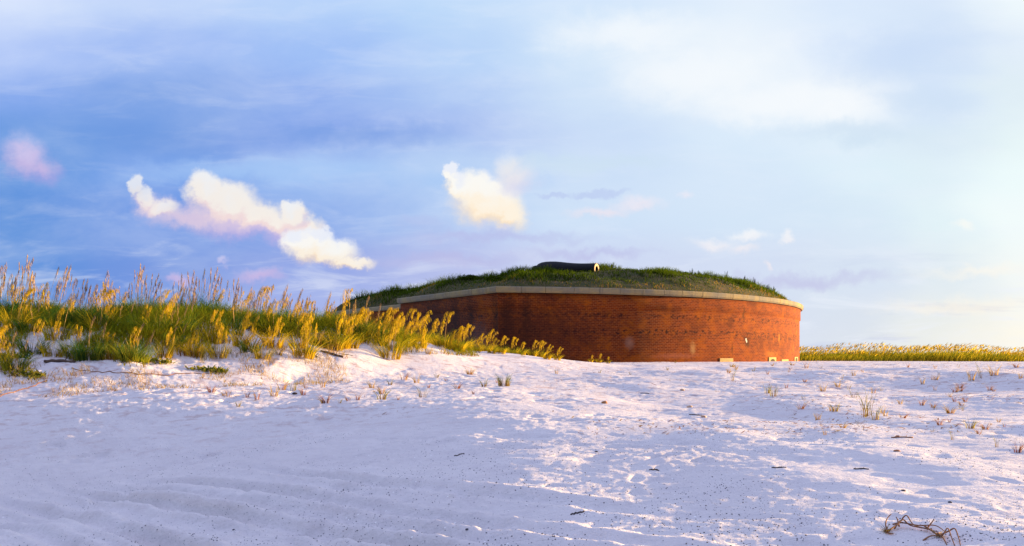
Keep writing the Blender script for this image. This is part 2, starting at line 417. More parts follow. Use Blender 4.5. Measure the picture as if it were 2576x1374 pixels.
def mat_brick(stained):
    m, N = mat('weathered_brick')
    uv = N.n('ShaderNodeTexCoord').outputs['UV']
    jit = N.vm('MULTIPLY', N.vm('SUBTRACT', N.n('ShaderNodeTexNoise', {'Vector': uv, 'Scale': 2.5, 'Detail': 3.0}).outputs[1], (0.5, 0.5, 0.5)), (0.03, 0.022, 0))
    q = N.vm('ADD', uv, jit)
    br = N.n('ShaderNodeTexBrick', {'Vector': q, 'Color1': (0.29, 0.052, 0.003, 1), 'Color2': (0.12, 0.015, 0.003, 1),
             'Mortar': (0.38, 0.13, 0.05, 1), 'Scale': 1.0, 'Mortar Size': 0.014, 'Mortar Smooth': 0.3,
             'Bias': -0.1, 'Brick Width': 0.27, 'Row Height': 0.098}, offset=0.5)
    c = br.outputs[0]
    big = N.noise(N.vm('MULTIPLY', uv, (1, 1.4, 1)), 0.45, 5, 0.6)
    c = N.mix(N.m('MULTIPLY', N.smooth(big, 0.42, 0.72), 0.55), c, (0.10, 0.020, 0.008))
    og = N.noise(uv, 1.1, 5, 0.65)
    c = N.mix(N.m('MULTIPLY', N.smooth(og, 0.45, 0.70), 0.55), c, (0.50, 0.125, 0.002))
    # pale lime specks and spalled faces
    sp = N.noise(N.vm('MULTIPLY', uv, (1, 2.0, 1)), 6.5, 4, 0.7)
    c = N.mix(N.m('MULTIPLY', N.smooth(sp, 0.62, 0.76), 0.55), c, (0.50, 0.19, 0.065))
    sm = N.noise(N.vm('MULTIPLY', uv, (0.5, 3.2, 1)), 4.0, 5, 0.7)
    c = N.mix(N.m('MULTIPLY', N.smooth(sm, 0.60, 0.74), 0.6), c, (0.05, 0.014, 0.010))
    s = N.n('ShaderNodeSeparateXYZ', {0: uv})
    # eroded courses: two belts of pits
    for z0, w, k in ((3.95, 0.20, 0.5), (3.02, 0.22, 0.62), (2.75, 0.1, 0.3)):
        belt = N.m('SUBTRACT', 1.0, N.m('DIVIDE', N.m('ABSOLUTE', N.m('SUBTRACT', s.outputs[1], z0)), w), clamp=True)
        pit = N.noise(N.vm('MULTIPLY', N.vm('ADD', uv, (z0, 0, 0)), (1, 1.3, 1)), 3.4, 3, 0.7)
        c = N.mix(N.m('MULTIPLY', N.m('MULTIPLY', N.smooth(pit, 0.50, 0.62), N.smooth(belt, 0.0, 0.4)), k + 0.3), c, (0.030, 0.008, 0.010))
    # lime blooms, streaks and painted shade at fixed places on the wall (distance along wall, height, radii)
    for (a0, z0, ra, rz, colr, k) in BLOOMS_AND_SHADE:
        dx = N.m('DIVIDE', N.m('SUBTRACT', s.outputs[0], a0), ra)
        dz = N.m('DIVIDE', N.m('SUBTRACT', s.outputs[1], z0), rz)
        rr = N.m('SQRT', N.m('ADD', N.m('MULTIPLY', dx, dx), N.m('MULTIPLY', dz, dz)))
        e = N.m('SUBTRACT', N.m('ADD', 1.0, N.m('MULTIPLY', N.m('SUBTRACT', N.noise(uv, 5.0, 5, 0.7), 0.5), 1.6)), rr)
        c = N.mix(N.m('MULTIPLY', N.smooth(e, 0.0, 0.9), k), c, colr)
    hgt = N.m('ADD', N.m('MULTIPLY', br.outputs[1], -1.0), N.m('MULTIPLY', N.noise(uv, 9.0, 4, 0.7), 1.2))
    b = N.n('ShaderNodeBump', {'Height': hgt, 'Strength': 0.7, 'Distance': 0.03})
    p = N.n('ShaderNodeBsdfPrincipled', {'Base Color': c, 'Roughness': 0.92, 'Normal': b.outputs[0]})
    p.inputs['Specular IOR Level'].default_value = 0.12
    surf(N, p.outputs[0])
    return m


def mat_simple(name, c1, c2, scale=3.0, rough=0.85, bump=0.3, spec=0.2, metallic=0.0, stretch=(1, 1, 1)):
    m, N = mat(name)
    P = N.vm('MULTIPLY', N.n('ShaderNodeTexCoord').outputs['Object'], stretch)
    n1 = N.noise(P, scale, 5, 0.65)
    c = N.mix(N.smooth(n1, 0.35, 0.68), c1, c2)
    b = N.n('ShaderNodeBump', {'Height': N.noise(P, scale * 6, 4, 0.6), 'Strength': bump, 'Distance': 0.02})
    p = N.n('ShaderNodeBsdfPrincipled', {'Base Color': c, 'Roughness': rough, 'Normal': b.outputs[0], 'Metallic': metallic})
    p.inputs['Specular IOR Level'].default_value = spec
    surf(N, p.outputs[0])
    return m


def mat_coping():
    m, N = mat('weathered_stone_coping')
    uv = N.n('ShaderNodeTexCoord').outputs['UV']
    n1 = N.noise(uv, 0.8, 5, 0.65)
    c = N.mix(N.smooth(n1, 0.35, 0.65), (0.37, 0.29, 0.14), (0.24, 0.22, 0.165))
    s = N.noise(N.vm('MULTIPLY', uv, (4.0, 0.4, 1)), 1.2, 4, 0.7)
    c = N.mix(N.m('MULTIPLY', N.smooth(s, 0.5, 0.72), 0.6), c, (0.15, 0.13, 0.11))
    s2 = N.noise(uv, 9.0, 4, 0.7)
    c = N.mix(N.m('MULTIPLY', N.smooth(s2, 0.55, 0.75), 0.4), c, (0.55, 0.42, 0.26))
    b = N.n('ShaderNodeBump', {'Height': N.noise(uv, 12, 5, 0.65), 'Strength': 0.5, 'Distance': 0.02})
    p = N.n('ShaderNodeBsdfPrincipled', {'Base Color': c, 'Roughness': 0.9, 'Normal': b.outputs[0]})
    p.inputs['Specular IOR Level'].default_value = 0.15
    surf(N, p.outputs[0])
    return m


def mat_leaf(name, root, tip, dry, trans=0.45, dryness=(0.55, 0.85), objvar=0.3):
    """blade material: colour runs root->tip along each blade, with some dry blades"""
    m, N = mat(name)
    t = N.n('ShaderNodeAttribute', attribute_name='along').outputs['Fac']
    r = N.n('ShaderNodeAttribute', attribute_name='rnd').outputs['Fac']
    oi = N.n('ShaderNodeObjectInfo').outputs['Random']
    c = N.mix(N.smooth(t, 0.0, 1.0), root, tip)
    rr = N.m('ADD', r, N.m('MULTIPLY', N.m('SUBTRACT', oi, 0.5), objvar))
    c = N.mix(N.smooth(rr, dryness[0], dryness[1]), c, dry)
    hv = N.n('ShaderNodeHueSaturation', {'Color': c, 'Value': N.m('MULTIPLY_ADD', r, 0.7, 0.62), 'Hue': 0.5, 'Saturation': 1.0}).outputs[0]
    d = N.n('ShaderNodeBsdfDiffuse', {'Color': hv})
    tr = N.n('ShaderNodeBsdfTranslucent', {'Color': hv})
    mx = N.n('ShaderNodeMixShader', {0: trans, 1: d.outputs[0], 2: tr.outputs[0]})
    surf(N, mx.outputs[0])
    return m


M = {}
M['sand'] = mat_sand()
M['leaf'] = mat_leaf('sea_oats_leaf', (0.28, 0.17, 0.012), (0.18, 0.26, 0.012), (0.62, 0.44, 0.020))
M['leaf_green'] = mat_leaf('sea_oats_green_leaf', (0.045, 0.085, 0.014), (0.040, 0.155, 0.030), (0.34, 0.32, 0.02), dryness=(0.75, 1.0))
M['leaf_gold'] = mat_leaf('sea_oats_golden_leaf', (0.42, 0.23, 0.012), (0.32, 0.31, 0.012), (0.66, 0.48, 0.02), dryness=(0.45, 0.75))
M['stalk'] = mat_leaf('sea_oats_stalk', (0.24, 0.19, 0.03), (0.34, 0.24, 0.06), (0.42, 0.28, 0.10), trans=0.25)
M['head'] = mat_leaf('sea_oats_seed_head', (0.52, 0.37, 0.012), (0.74, 0.55, 0.016), (0.42, 0.27, 0.06), trans=0.5)
M['head_pale'] = mat_leaf('sea_oats_pale_seed_head', (0.30, 0.20, 0.13), (0.40, 0.27, 0.16), (0.60, 0.42, 0.12), trans=0.4)
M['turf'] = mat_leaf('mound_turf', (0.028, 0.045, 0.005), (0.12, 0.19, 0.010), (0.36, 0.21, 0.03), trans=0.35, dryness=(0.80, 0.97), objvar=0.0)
M['weed'] = mat_leaf('tall_weed', (0.04, 0.06, 0.02), (0.05, 0.09, 0.02), (0.12, 0.10, 0.04), trans=0.2)
M['sprig_green'] = mat_leaf('green_sprig', (0.22, 0.13, 0.05), (0.11, 0.17, 0.02), (0.30, 0.25, 0.04))
M['sprig_red'] = mat_leaf('reddish_sprig', (0.28, 0.09, 0.05), (0.34, 0.17, 0.08), (0.40, 0.28, 0.12))
M['sprig_gold'] = mat_leaf('golden_sprig', (0.34, 0.16, 0.04), (0.34, 0.26, 0.03), (0.45, 0.32, 0.08))
M['vine'] = mat_leaf('beach_vine', (0.16, 0.10, 0.03), (0.10, 0.19, 0.02), (0.36, 0.30, 0.03))
M['dry_twig'] = mat_leaf('dry_twig', (0.30, 0.22, 0.14), (0.46, 0.36, 0.24), (0.5, 0.4, 0.28), trans=0.1)
M['coping'] = mat_coping()
M['block'] = mat_simple('pale_stone', (0.60, 0.43, 0.17), (0.48, 0.36, 0.17), 6, 0.9, 0.4)
M['dark'] = mat_simple('dark_opening', (0.012, 0.010, 0.010), (0.02, 0.016, 0.014), 4)
M['plaster'] = mat_simple('white_plaster', (0.85, 0.80, 0.68), (0.7, 0.62, 0.5), 8)
M['soil'] = mat_simple('mound_soil', (0.05, 0.055, 0.016), (0.10, 0.075, 0.03), 1.6, 0.95, 0.6)
M['iron'] = mat_simple('black_painted_iron', (0.010, 0.012, 0.013), (0.018, 0.018, 0.018), 5, 0.75, 0.15, 0.2)
M['rim'] = mat_simple('sunlit_muzzle_iron', (0.40, 0.26, 0.12), (0.30, 0.19, 0.09), 9, 0.6, 0.25, 0.4)  # sunlight on the muzzle face painted in as bright tan
M['drift'] = mat_simple('weathered_driftwood', (0.14, 0.10, 0.075), (0.07, 0.05, 0.045), 6, 0.9, 0.7, 0.1, 0, (0.2, 1, 1))
M['stick'] = mat_simple('dark_stick', (0.045, 0.035, 0.035), (0.09, 0.06, 0.05), 12, 0.9, 0.5)
M['root'] = mat_simple('dry_root', (0.36, 0.17, 0.08), (0.20, 0.10, 0.06), 10, 0.85, 0.4)
M['pebble'] = mat_simple('dark_pebble', (0.06, 0.065, 0.085), (0.11, 0.10, 0.12), 20, 0.8, 0.3)
M['shell'] = mat_simple('shell', (0.72, 0.50, 0.34), (0.50, 0.30, 0.20), 16, 0.6, 0.3)
M['husk'] = mat_simple('reddish_litter', (0.36, 0.14, 0.07), (0.46, 0.24, 0.11), 16, 0.85, 0.4)


# ------------------------------------------------------------------ object helpers
COL = scn.collection


def mesh_obj(name, verts, faces, m, parent=None, uv=None, attrs=None, smooth=False):
    me = bpy.data.meshes.new(name)
    verts = np.asarray(verts, np.float32).reshape(-1, 3)
    if isinstance(faces, np.ndarray):
        nf, k = faces.shape
        me.vertices.add(len(verts)); me.vertices.foreach_set('co', verts.ravel())
        me.loops.add(nf * k); me.loops.foreach_set('vertex_index', faces.astype(np.int32).ravel())
        me.polygons.add(nf)
        me.polygons.foreach_set('loop_start', np.arange(0, nf * k, k, dtype=np.int32))
        me.polygons.foreach_set('loop_total', np.full(nf, k, np.int32))
        me.update(calc_edges=True)
    else:
        me.from_pydata([tuple(map(float, v)) for v in verts], [], faces)
    me.validate()
    if uv is not None:
        l = me.uv_layers.new(name='UVMap')
        idx = np.zeros(len(me.loops), np.int32)
        me.loops.foreach_get('vertex_index', idx)
        l.data.foreach_set('uv', np.asarray(uv, np.float32)[idx].ravel())
    for k, a in (attrs or {}).items():
        at = me.attributes.new(k, 'FLOAT', 'POINT')
        at.data.foreach_set('value', np.asarray(a, np.float32))
    if smooth:
        me.polygons.foreach_set('use_smooth', np.ones(len(me.polygons), bool))
    me.materials.append(m)
    o = bpy.data.objects.new(name, me)
    COL.objects.link(o)
    o.parent = parent
    return o


def tag(o, label=None, cat=None, group=None, kind=None):
    if label: o['label'] = label
    if cat: o['category'] = cat
    if group: o['group'] = group
    if kind: o['kind'] = kind
    return o


def empty(name, loc=(0, 0, 0)):
    o = bpy.data.objects.new(name, None)
    o.empty_display_size = 0.2
    COL.objects.link(o)
    o.location = loc
    return o


def copy_tree(o, parent=None):
    c = o.copy()
    COL.objects.link(c)
    c.parent = parent
    for ch in list(o.children):
        copy_tree(ch, c)
    return c


class Geo:
    """accumulates ribbons, tubes and blobs into one mesh with the along / rnd attributes"""
    def __init__(self):
        self.v, self.f, self.a, self.r = [], [], [], []
        self.n = 0

    def add(self, v, f, a, r):
        v = np.asarray(v, float).reshape(-1, 3)
        self.v.append(v)
        self.f += [tuple(int(i) + self.n for i in q) for q in f]
        self.a.append(np.asarray(a, float).ravel())
        self.r.append(np.full(len(v), r) if np.isscalar(r) else np.asarray(r, float))
        self.n += len(v)

    def ribbon(self, pts, w, side, r):
        pts = np.asarray(pts, float); k = len(pts)
        w = np.asarray(w, float).reshape(-1, 1)
        side = np.asarray(side, float)
        v = np.stack([pts - side * w / 2, pts + side * w / 2], 1).reshape(-1, 3)
        f = [(2 * i, 2 * i + 1, 2 * i + 3, 2 * i + 2) for i in range(k - 1)]
        self.add(v, f, np.repeat(np.linspace(0, 1, k), 2), r)

    def tube(self, pts, rad, r, sides=5):
        pts = np.asarray(pts, float); k = len(pts)
        rad = np.broadcast_to(np.asarray(rad, float), (k,))
        tang = np.gradient(pts, axis=0)
        tang /= np.linalg.norm(tang, axis=1, keepdims=True) + 1e-9
        ref = np.array([0.31, 0.17, 0.93]) if abs(tang[0] @ np.array([0, 0, 1])) < 0.9 else np.array([1.0, 0.1, 0])
        a = np.cross(tang, ref); a /= np.linalg.norm(a, axis=1, keepdims=True) + 1e-9
        b = np.cross(tang, a)
        ang = np.linspace(0, 2 * pi, sides, endpoint=False)
        v = (pts[:, None, :] + rad[:, None, None] * (np.cos(ang)[None, :, None] * a[:, None, :] + np.sin(ang)[None, :, None] * b[:, None, :])).reshape(-1, 3)
        f = [(i * sides + j, i * sides + (j + 1) % sides, (i + 1) * sides + (j + 1) % sides, (i + 1) * sides + j) for i in range(k - 1) for j in range(sides)]
        f += [tuple(range(sides))[::-1], tuple((k - 1) * sides + j for j in range(sides))]
        self.add(v, f, np.repeat(np.linspace(0, 1, k), sides), r)

    def blob(self, c, s, r, seed=0, sub=1):
        bm = bmesh.new()
        bmesh.ops.create_icosphere(bm, subdivisions=sub, radius=1)
        g = np.random.default_rng(seed)
        v = np.array([q.co[:] for q in bm.verts]) * (1 + 0.25 * (g.random((len(bm.verts), 1)) - 0.5))
        f = [tuple(x.index for x in p.verts) for p in bm.faces]
        bm.free()
        self.add(v * np.asarray(s) + np.asarray(c), f, np.zeros(len(v)), r)

    def build(self, name, m, parent=None, smooth=False):
        return mesh_obj(name, np.concatenate(self.v), self.f, m, parent,
                        attrs={'along': np.concatenate(self.a), 'rnd': np.concatenate(self.r)}, smooth=smooth)


def many_blades(name, base, h, w, ang, bend, m, parent=None, rnd=None, segs=3, seed=0):
    """N grass blades as one mesh (numpy)"""
    g = np.random.default_rng(seed)
    n = len(base)
    t = np.linspace(0, 1, segs + 1)
    sa = g.random(n) * 2 * pi
    side = np.stack([np.cos(sa), np.sin(sa), np.zeros(n)], 1)
    dirv = np.stack([np.cos(ang), np.sin(ang), np.zeros(n)], 1)
    pts = base[:, None, :] + dirv[:, None, :] * (bend * h)[:, None, None] * (t ** 1.8)[None, :, None]
    pts = pts + np.array([0, 0, 1.0])[None, None, :] * (h[:, None] * t[None, :] * (1 - 0.35 * bend[:, None] * t[None, :]))[:, :, None]
    ww = w[:, None] * np.clip(1.05 - t, 0.06, 1)[None, :] ** 0.7
    off = side[:, None, :] * ww[:, :, None] * 0.5
    v = np.stack([pts - off, pts + off], 2).reshape(-1, 3)
    k = 2 * (segs + 1)
    f0 = np.array([[2 * i, 2 * i + 1, 2 * i + 3, 2 * i + 2] for i in range(segs)])
    f = (f0[None] + (np.arange(n) * k)[:, None, None]).reshape(-1, 4)
    al = np.tile(np.repeat(t, 2), n)
    rn = np.repeat(g.random(n) if rnd is None else rnd, k)
    return mesh_obj(name, v, f, m, parent, attrs={'along': al, 'rnd': rn})


def px(X, Y, Z):
    """display column/row (2576 wide) of a world point, for placing by bearing"""
    return 1288 + 2022.5 * X / Y, 895.5 - 2022.5 * (Z - EYE) / Y


def at_col(c, Y):
    """ground point at depth Y on the bearing of picture column c (2576 wide)"""
    X = (c - 1288) / 2022.5 * Y
    return X, Y, H(X, Y)


def at_pix(c, r, lo=5.5, hi=60.0):
    """first ground point seen along the bearing (c, r)"""
    Ys = np.exp(np.linspace(math.log(lo), math.log(hi), 900))
    X = (c - 1288) / 2022.5 * Ys
    z = terrain(X, Ys)
    rows = 895.5 - 2022.5 * (z - EYE) / Ys
    k = np.argmax(rows <= r)
    if rows[k] > r:
        k = int(np.argmin(rows))
    return float(X[k]), float(Ys[k]), float(z[k])


# ------------------------------------------------------------------ ground sheet
def build_ground():
    rad = np.concatenate([[0.5, 1.5, 2.5, 3.5], np.exp(np.linspace(math.log(4.2), math.log(130), 760)),
                          np.exp(np.linspace(math.log(135), math.log(9000), 50))])
    az = np.concatenate([np.linspace(-40, 40, 1000), np.linspace(41, 319, 200)])
    a = np.radians(az)
    X = rad[:, None] * np.sin(a)[None]
    Y = rad[:, None] * np.cos(a)[None]
    Z = terrain(X, Y)
    nr, na = X.shape
    v = np.stack([X, Y, Z], 2).reshape(-1, 3)
    v = np.concatenate([v, [[0, 0, H(0, 0)]]])
    i, j = np.meshgrid(np.arange(nr - 1), np.arange(na), indexing='ij')
    j2 = (j + 1) % na
    f = np.stack([i * na + j, (i + 1) * na + j, (i + 1) * na + j2, i * na + j2], 2).reshape(-1, 4)
    c = len(v) - 1
    o = mesh_obj('ground', v, f, M['sand'], smooth=True)
    # close the small hole under the camera
    bm = bmesh.new(); bm.from_mesh(o.data); bm.verts.ensure_lookup_table()
    bm.faces.new([bm.verts[k] for k in range(na)])
    bmesh.ops.recalc_face_normals(bm, faces=bm.faces[-1:])
    if bm.faces[-1:] and bm.faces[:][-1].normal.z < 0:
        bm.faces[:][-1].normal_flip()
    bm.to_mesh(o.data); bm.free()
    tag(o, 'white beach sand with dents, wheel tracks and a dune on the left', kind='structure')


build_ground()

# ------------------------------------------------------------------ the fort
CX, CY, R = 72 * sin(RAD(-2)), 72 * cos(RAD(-2)), 26.6
KINK = (-0.78, 45.40)
END = (-7.5, 54.75)
a_k = math.atan2(KINK[1] - CY, KINK[0] - CX)
path = []
na = 150
a_end = a_k + RAD(200)
for i in range(na + 1):
    a = a_k + (a_end - a_k) * i / na
    path.append((CX + R * cos(a), CY + R * sin(a)))
path += [(-19.5, 84), (-16.5, 72.0), (-7.2, 59.6), (-5.0, 58.0), END]
path = np.array(path)                           # counter-clockwise, closed: END -> KINK is the straight face
PN = len(path)
seg = np.roll(path, -1, 0) - path
seglen = np.linalg.norm(seg, axis=1)
nrm = np.stack([seg[:, 1], -seg[:, 0]], 1) / seglen[:, None]     # outward
pn = nrm + np.roll(nrm, 1, 0)
pn /= np.linalg.norm(pn, axis=1, keepdims=True)
pn = pn / np.clip((pn * nrm).sum(1), 0.4, 1)[:, None]
arc = np.concatenate([[0], np.cumsum(seglen)])
Z_COP0, Z_COP1 = 5.21, 5.52


def wall_s(c):
    """arc length along the round wall at picture column c"""
    az = math.atan((c - 1288) / 2022.5)
    ph = RAD(-2)
    dd = az - ph
    t = 72 * cos(dd) - math.sqrt(max(R * R - (72 * sin(dd)) ** 2, 0))
    x, y = t * sin(az), t * cos(az)
    return R * ((math.atan2(y - CY, x - CX) - a_k) % (2 * pi)), (x, y)


L_STRAIGHT = seglen[-1]
TOTAL = arc[-1]
BLOOMS_AND_SHADE = []
for (c, r, ra, rz, colr, k) in ((1583, 862, 0.50, 0.55, (0.42, 0.24, 0.17), 0.55), (1743, 876, 0.32, 0.62, (0.50, 0.27, 0.10), 0.75),
                                (1880, 862, 0.45, 0.5, (0.06, 0.025, 0.012), 0.8), (1870, 790, 0.22, 0.75, (0.10, 0.035, 0.012), 0.7),
                                (1842, 880, 0.15, 0.7, (0.07, 0.025, 0.012), 0.7), (1960, 850, 0.28, 0.45, (0.62, 0.26, 0.03), 0.6),
                                (1940, 890, 1.4, 0.35, (0.58, 0.22, 0.03), 0.4), (1700, 895, 2.6, 0.25, (0.46, 0.16, 0.10), 0.45)):
    s_, (x_, y_) = wall_s(c)
    BLOOMS_AND_SHADE.append((s_, EYE + (895.5 - r) / 2022.5 * y_, ra, rz, colr, k))
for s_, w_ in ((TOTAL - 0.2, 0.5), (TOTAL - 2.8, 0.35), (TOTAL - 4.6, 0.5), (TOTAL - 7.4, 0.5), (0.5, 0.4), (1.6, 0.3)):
    BLOOMS_AND_SHADE.append((s_, 3.6, w_ * 1.5, 2.6, (0.022, 0.015, 0.014), 0.62))
BLOOMS_AND_SHADE.append((TOTAL - 7.0, 3.2, 8.5, 3.4, (0.040, 0.024, 0.021), 0.82))  # blackened straight face, darkened further to deepen its shade in the colour
BLOOMS_AND_SHADE.append((TOTAL - 2.0, 2.6, 1.6, 1.5, (0.13, 0.095, 0.09), 0.5))
BLOOMS_AND_SHADE.append((1.5, 2.8, 8.0, 3.3, (0.060, 0.018, 0.012), 0.78))  # shade carried past the kink, painted into the brick colour
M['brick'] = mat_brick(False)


def sweep(name, prof, m, parent, close_prof=False, s_mul=1.0):
    """prof: list of (outward offset, z) going up; swept along the closed path"""
    prof = np.array(prof)
    k = len(prof)
    P2 = np.concatenate([path, path[:1]]); N2 = np.concatenate([pn, pn[:1]])
    v = np.zeros((PN + 1, k, 3)); uv = np.zeros((PN + 1, k, 2))
    run = np.concatenate([[0], np.cumsum(np.linalg.norm(np.diff(prof, axis=0), axis=1))])
    for i in range(PN + 1):
        v[i, :, 0] = P2[i, 0] + N2[i, 0] * prof[:, 0]
        v[i, :, 1] = P2[i, 1] + N2[i, 1] * prof[:, 0]
        v[i, :, 2] = prof[:, 1]
        uv[i, :, 0] = arc[i]
        uv[i, :, 1] = prof[:, 1] if not close_prof else run
    i, j = np.meshgrid(np.arange(PN), np.arange(k - 1), indexing='ij')
    f = np.stack([i * k + j, (i + 1) * k + j, (i + 1) * k + j + 1, i * k + j + 1], 2).reshape(-1, 4)
    return mesh_obj(name, v.reshape(-1, 3), f, m, parent, uv=uv.reshape(-1, 2))


fort = empty('brick_fort', (CX, CY, 0))
tag(fort, 'round red brick fort half buried in sand with pale coping and grassed roof', 'fort')


def rel(o):
    o.matrix_parent_inverse = fort.matrix_world.inverted()
    return o


bpy.context.view_layer.update()
prof = [(0.0, -0.4)] + [(0.0, z) for z in np.arange(0.2, 4.3, 0.5)] + [(0.0, 4.36), (0.075, 4.40), (0.075, 4.8), (0.075, Z_COP0 - 0.06), (0.0, Z_COP0 - 0.05), (-0.6, Z_COP0 - 0.05)]
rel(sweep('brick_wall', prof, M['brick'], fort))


def coping():
    """separate stones set end to end, small open joints, in one mesh"""
    g = np.random.default_rng(3)
    V, F, UV = [], [], []
    P2 = np.concatenate([path, path[:1]]); N2 = np.concatenate([pn, pn[:1]])
    prof = [(-0.9, Z_COP0 - 0.03), (0.20, Z_COP0 - 0.03), (0.27, Z_COP0 + 0.06), (0.285, Z_COP1 - 0.05), (0.25, Z_COP1), (-0.9, Z_COP1)]
    n = 0
    s = 0.0
    cuts = [0.0]
    while s < TOTAL - 2.2:
        s += 1.25 + 0.5 * g.random()
        cuts.append(min(s, TOTAL))
    corner = [arc[k] for k in range(na, PN)]
    cuts = sorted(set([c for c in cuts if min(abs(c - q) for q in corner + [0.0]) > 0.5] + corner + [0.0, TOTAL]))

    def ev(s):
        k = min(max(int(np.searchsorted(arc, s, side='right')) - 1, 0), PN - 1)
        t = (s - arc[k]) / seglen[k]
        return P2[k] * (1 - t) + P2[k + 1] * t, N2[k] * (1 - t) + N2[k + 1] * t
    for s0, s1 in zip(cuts[:-1], cuts[1:]):
        dz = 0.012 * (g.random() - 0.5); do = 0.02 * (g.random() - 0.5)
        ids = []
        for s in (s0 + 0.012, (s0 + s1) / 2, s1 - 0.012):
            p, q = ev(s)
            for (o, z) in prof:
                oo = o + do if o > 0 else o
                V.append((p[0] + q[0] * oo, p[1] + q[1] * oo, z + dz)); UV.append((s, z + (o < 0) * 2))
            ids.append(n); n += len(prof)
        m_ = len(prof)
        for a, b in zip(ids[:-1], ids[1:]):
            for j in range(m_ - 1):
                F.append((a + j, b + j, b + j + 1, a + j + 1))
        F.append(tuple(ids[0] + j for j in range(m_)))
        F.append(tuple(ids[-1] + j for j in range(m_))[::-1])
    return mesh_obj('stone_coping', V, F, M['coping'], fort, uv=UV)


rel(coping())

# earth mound on the roof
A2 = path; B2 = np.roll(path, -1, 0)


def inset(x, y):
    x = np.asarray(x, float).ravel(); y = np.asarray(y, float).ravel()
    best = np.full(len(x), 1e9)
    for a, b in zip(A2, B2):
        ab = b - a
        t = np.clip(((x - a[0]) * ab[0] + (y - a[1]) * ab[1]) / (ab @ ab), 0, 1)
        best = np.minimum(best, np.hypot(x - a[0] - t * ab[0], y - a[1] - t * ab[1]))
    return best


def mound_z(x, y):
    x = np.asarray(x, float).ravel(); y = np.asarray(y, float).ravel()
    d = inset(x, y)
    A = np.interp(x / y, [-0.22, -0.14, -0.09, -0.04, 0.05, 0.15, 0.30], [1.7, 1.8, 1.95, 2.05, 2.05, 2.4, 2.75])
    h = A * (1 - np.exp(-np.maximum(d - 0.35, 0) / np.interp(x / y, [-0.16, -0.09, -0.03], [1.3, 1.8, 3.6])))
    h = h + (0.30 * fbm(x * 0.35, y * 0.35, 3, 131) + 0.10 * fbm(x * 1.3, y * 1.3, 2, 137)) * sst(d, 0.4, 2.5)
    return Z_COP1 - 0.03 + h


def build_mound():
    ss = np.concatenate([np.linspace(0.0, 0.35, 46), np.linspace(0.4, 1.0, 14)])
    PP = np.concatenate([path, path[:1]])
    ex = []
    for a, b in zip(PP[:-1], PP[1:]):
        k = max(1, int(np.linalg.norm(b - a) / 0.6))
        for q in range(k):
            ex.append(a + (b - a) * q / k)
    ex = np.array(ex)
    C = np.array([CX, CY])
    X = ex[None, :, 0] + (C[0] - ex[None, :, 0]) * ss[:, None]
    Y = ex[None, :, 1] + (C[1] - ex[None, :, 1]) * ss[:, None]
    Z = mound_z(X, Y).reshape(X.shape)
    n = len(ex)
    i, j = np.meshgrid(np.arange(len(ss) - 1), np.arange(n), indexing='ij')
    j2 = (j + 1) % n
    f = np.stack([i * n + j, i * n + j2, (i + 1) * n + j2, (i + 1) * n + j], 2).reshape(-1, 4)
    return mesh_obj('earth_roof', np.stack([X, Y, Z], 2).reshape(-1, 3), f, M['soil'], fort, smooth=True)


rel(build_mound())

# pale stone blocks and vents low in the wall
bpy.context.view_layer.update()


def wall_block(name, c0, c1, r_top, z_bot=1.0, hole=None, m='block', out=0.05):
    s0, (x0, y0) = wall_s(c0); s1, (x1, y1) = wall_s(c1)
    zt = EYE + (895.5 - r_top) / 2022.5 * (y0 + y1) / 2
    a0, a1 = math.atan2(y0 - CY, x0 - CX), math.atan2(y1 - CY, x1 - CX)
    Rr = [R - 0.2, R + out]
    b = Geo()
    k = 5
    v = []
    for i in range(k):
        a = a0 + (a1 - a0) * i / (k - 1)
        for rr in Rr:
            for z in (z_bot, zt):
                v.append((CX + rr * cos(a), CY + rr * sin(a), z))
    f = []
    for i in range(k - 1):
        p, q = i * 4, (i + 1) * 4
        f += [(p + 2, q + 2, q + 3, p + 3), (p + 3, q + 3, q + 1, p + 1), (p, q, q + 2, p + 2)]
    f += [(0, 2, 3, 1), (4 * (k - 1), 4 * (k - 1) + 1, 4 * (k - 1) + 3, 4 * (k - 1) + 2)]
    o = rel(mesh_obj(name, v, f, M[m], fort))
    if hole:
        ac = a0 + (a1 - a0) * hole[0]
        hw, hh, zb = hole[1], hole[2], hole[3]
        pr = [(-hw, zb), (hw, zb), (hw, zb + hh * 0.5)] + [(hw * cos(t), zb + hh * 0.5 + hh * 0.5 * sin(t)) for t in np.linspace(0.3, pi - 0.3, 7)] + [(-hw, zb + hh * 0.5)]
        t = (-sin(ac), cos(ac)); nn = (cos(ac), sin(ac))
        v = []
        for dpt in (R + out + 0.004, R + out - 0.03):
            for (q, z) in pr:
                v.append((CX + nn[0] * dpt + t[0] * q, CY + nn[1] * dpt + t[1] * q, z))
        m_ = len(pr)
        f = [tuple(range(m_)), tuple(range(m_, 2 * m_))[::-1]] + [(i, m_ + i, m_ + (i + 1) % m_, (i + 1) % m_) for i in range(m_)]
        h = mesh_obj('opening', v, f, M['dark'], o)
        h.matrix_parent_inverse = o.matrix_world.inverted() if False else fort.matrix_world.inverted()
        h.matrix_parent_inverse.identity()
    return o


b1 = wall_block('stone_block', 1810, 1843, 901.0)
b1['label'] = 'long low pale block at the foot of the wall'
b2 = wall_block('stone_block', 1933, 1951, 898.5, hole=(0.5, 0.34, 0.22, EYE - 0.42))
b2['label'] = 'pale block with a low arched opening'
b3 = wall_block('stone_block', 1965, 1982, 904.0)
b3['label'] = 'short pale sill nearly buried in sand'
b4 = wall_block('stone_block', 1997.5, 2005.5, 898.0, hole=(0.5, 0.45, 0.30, EYE - 0.42))
b4['label'] = 'narrow pale block with a dark arched vent at the right edge of the wall'


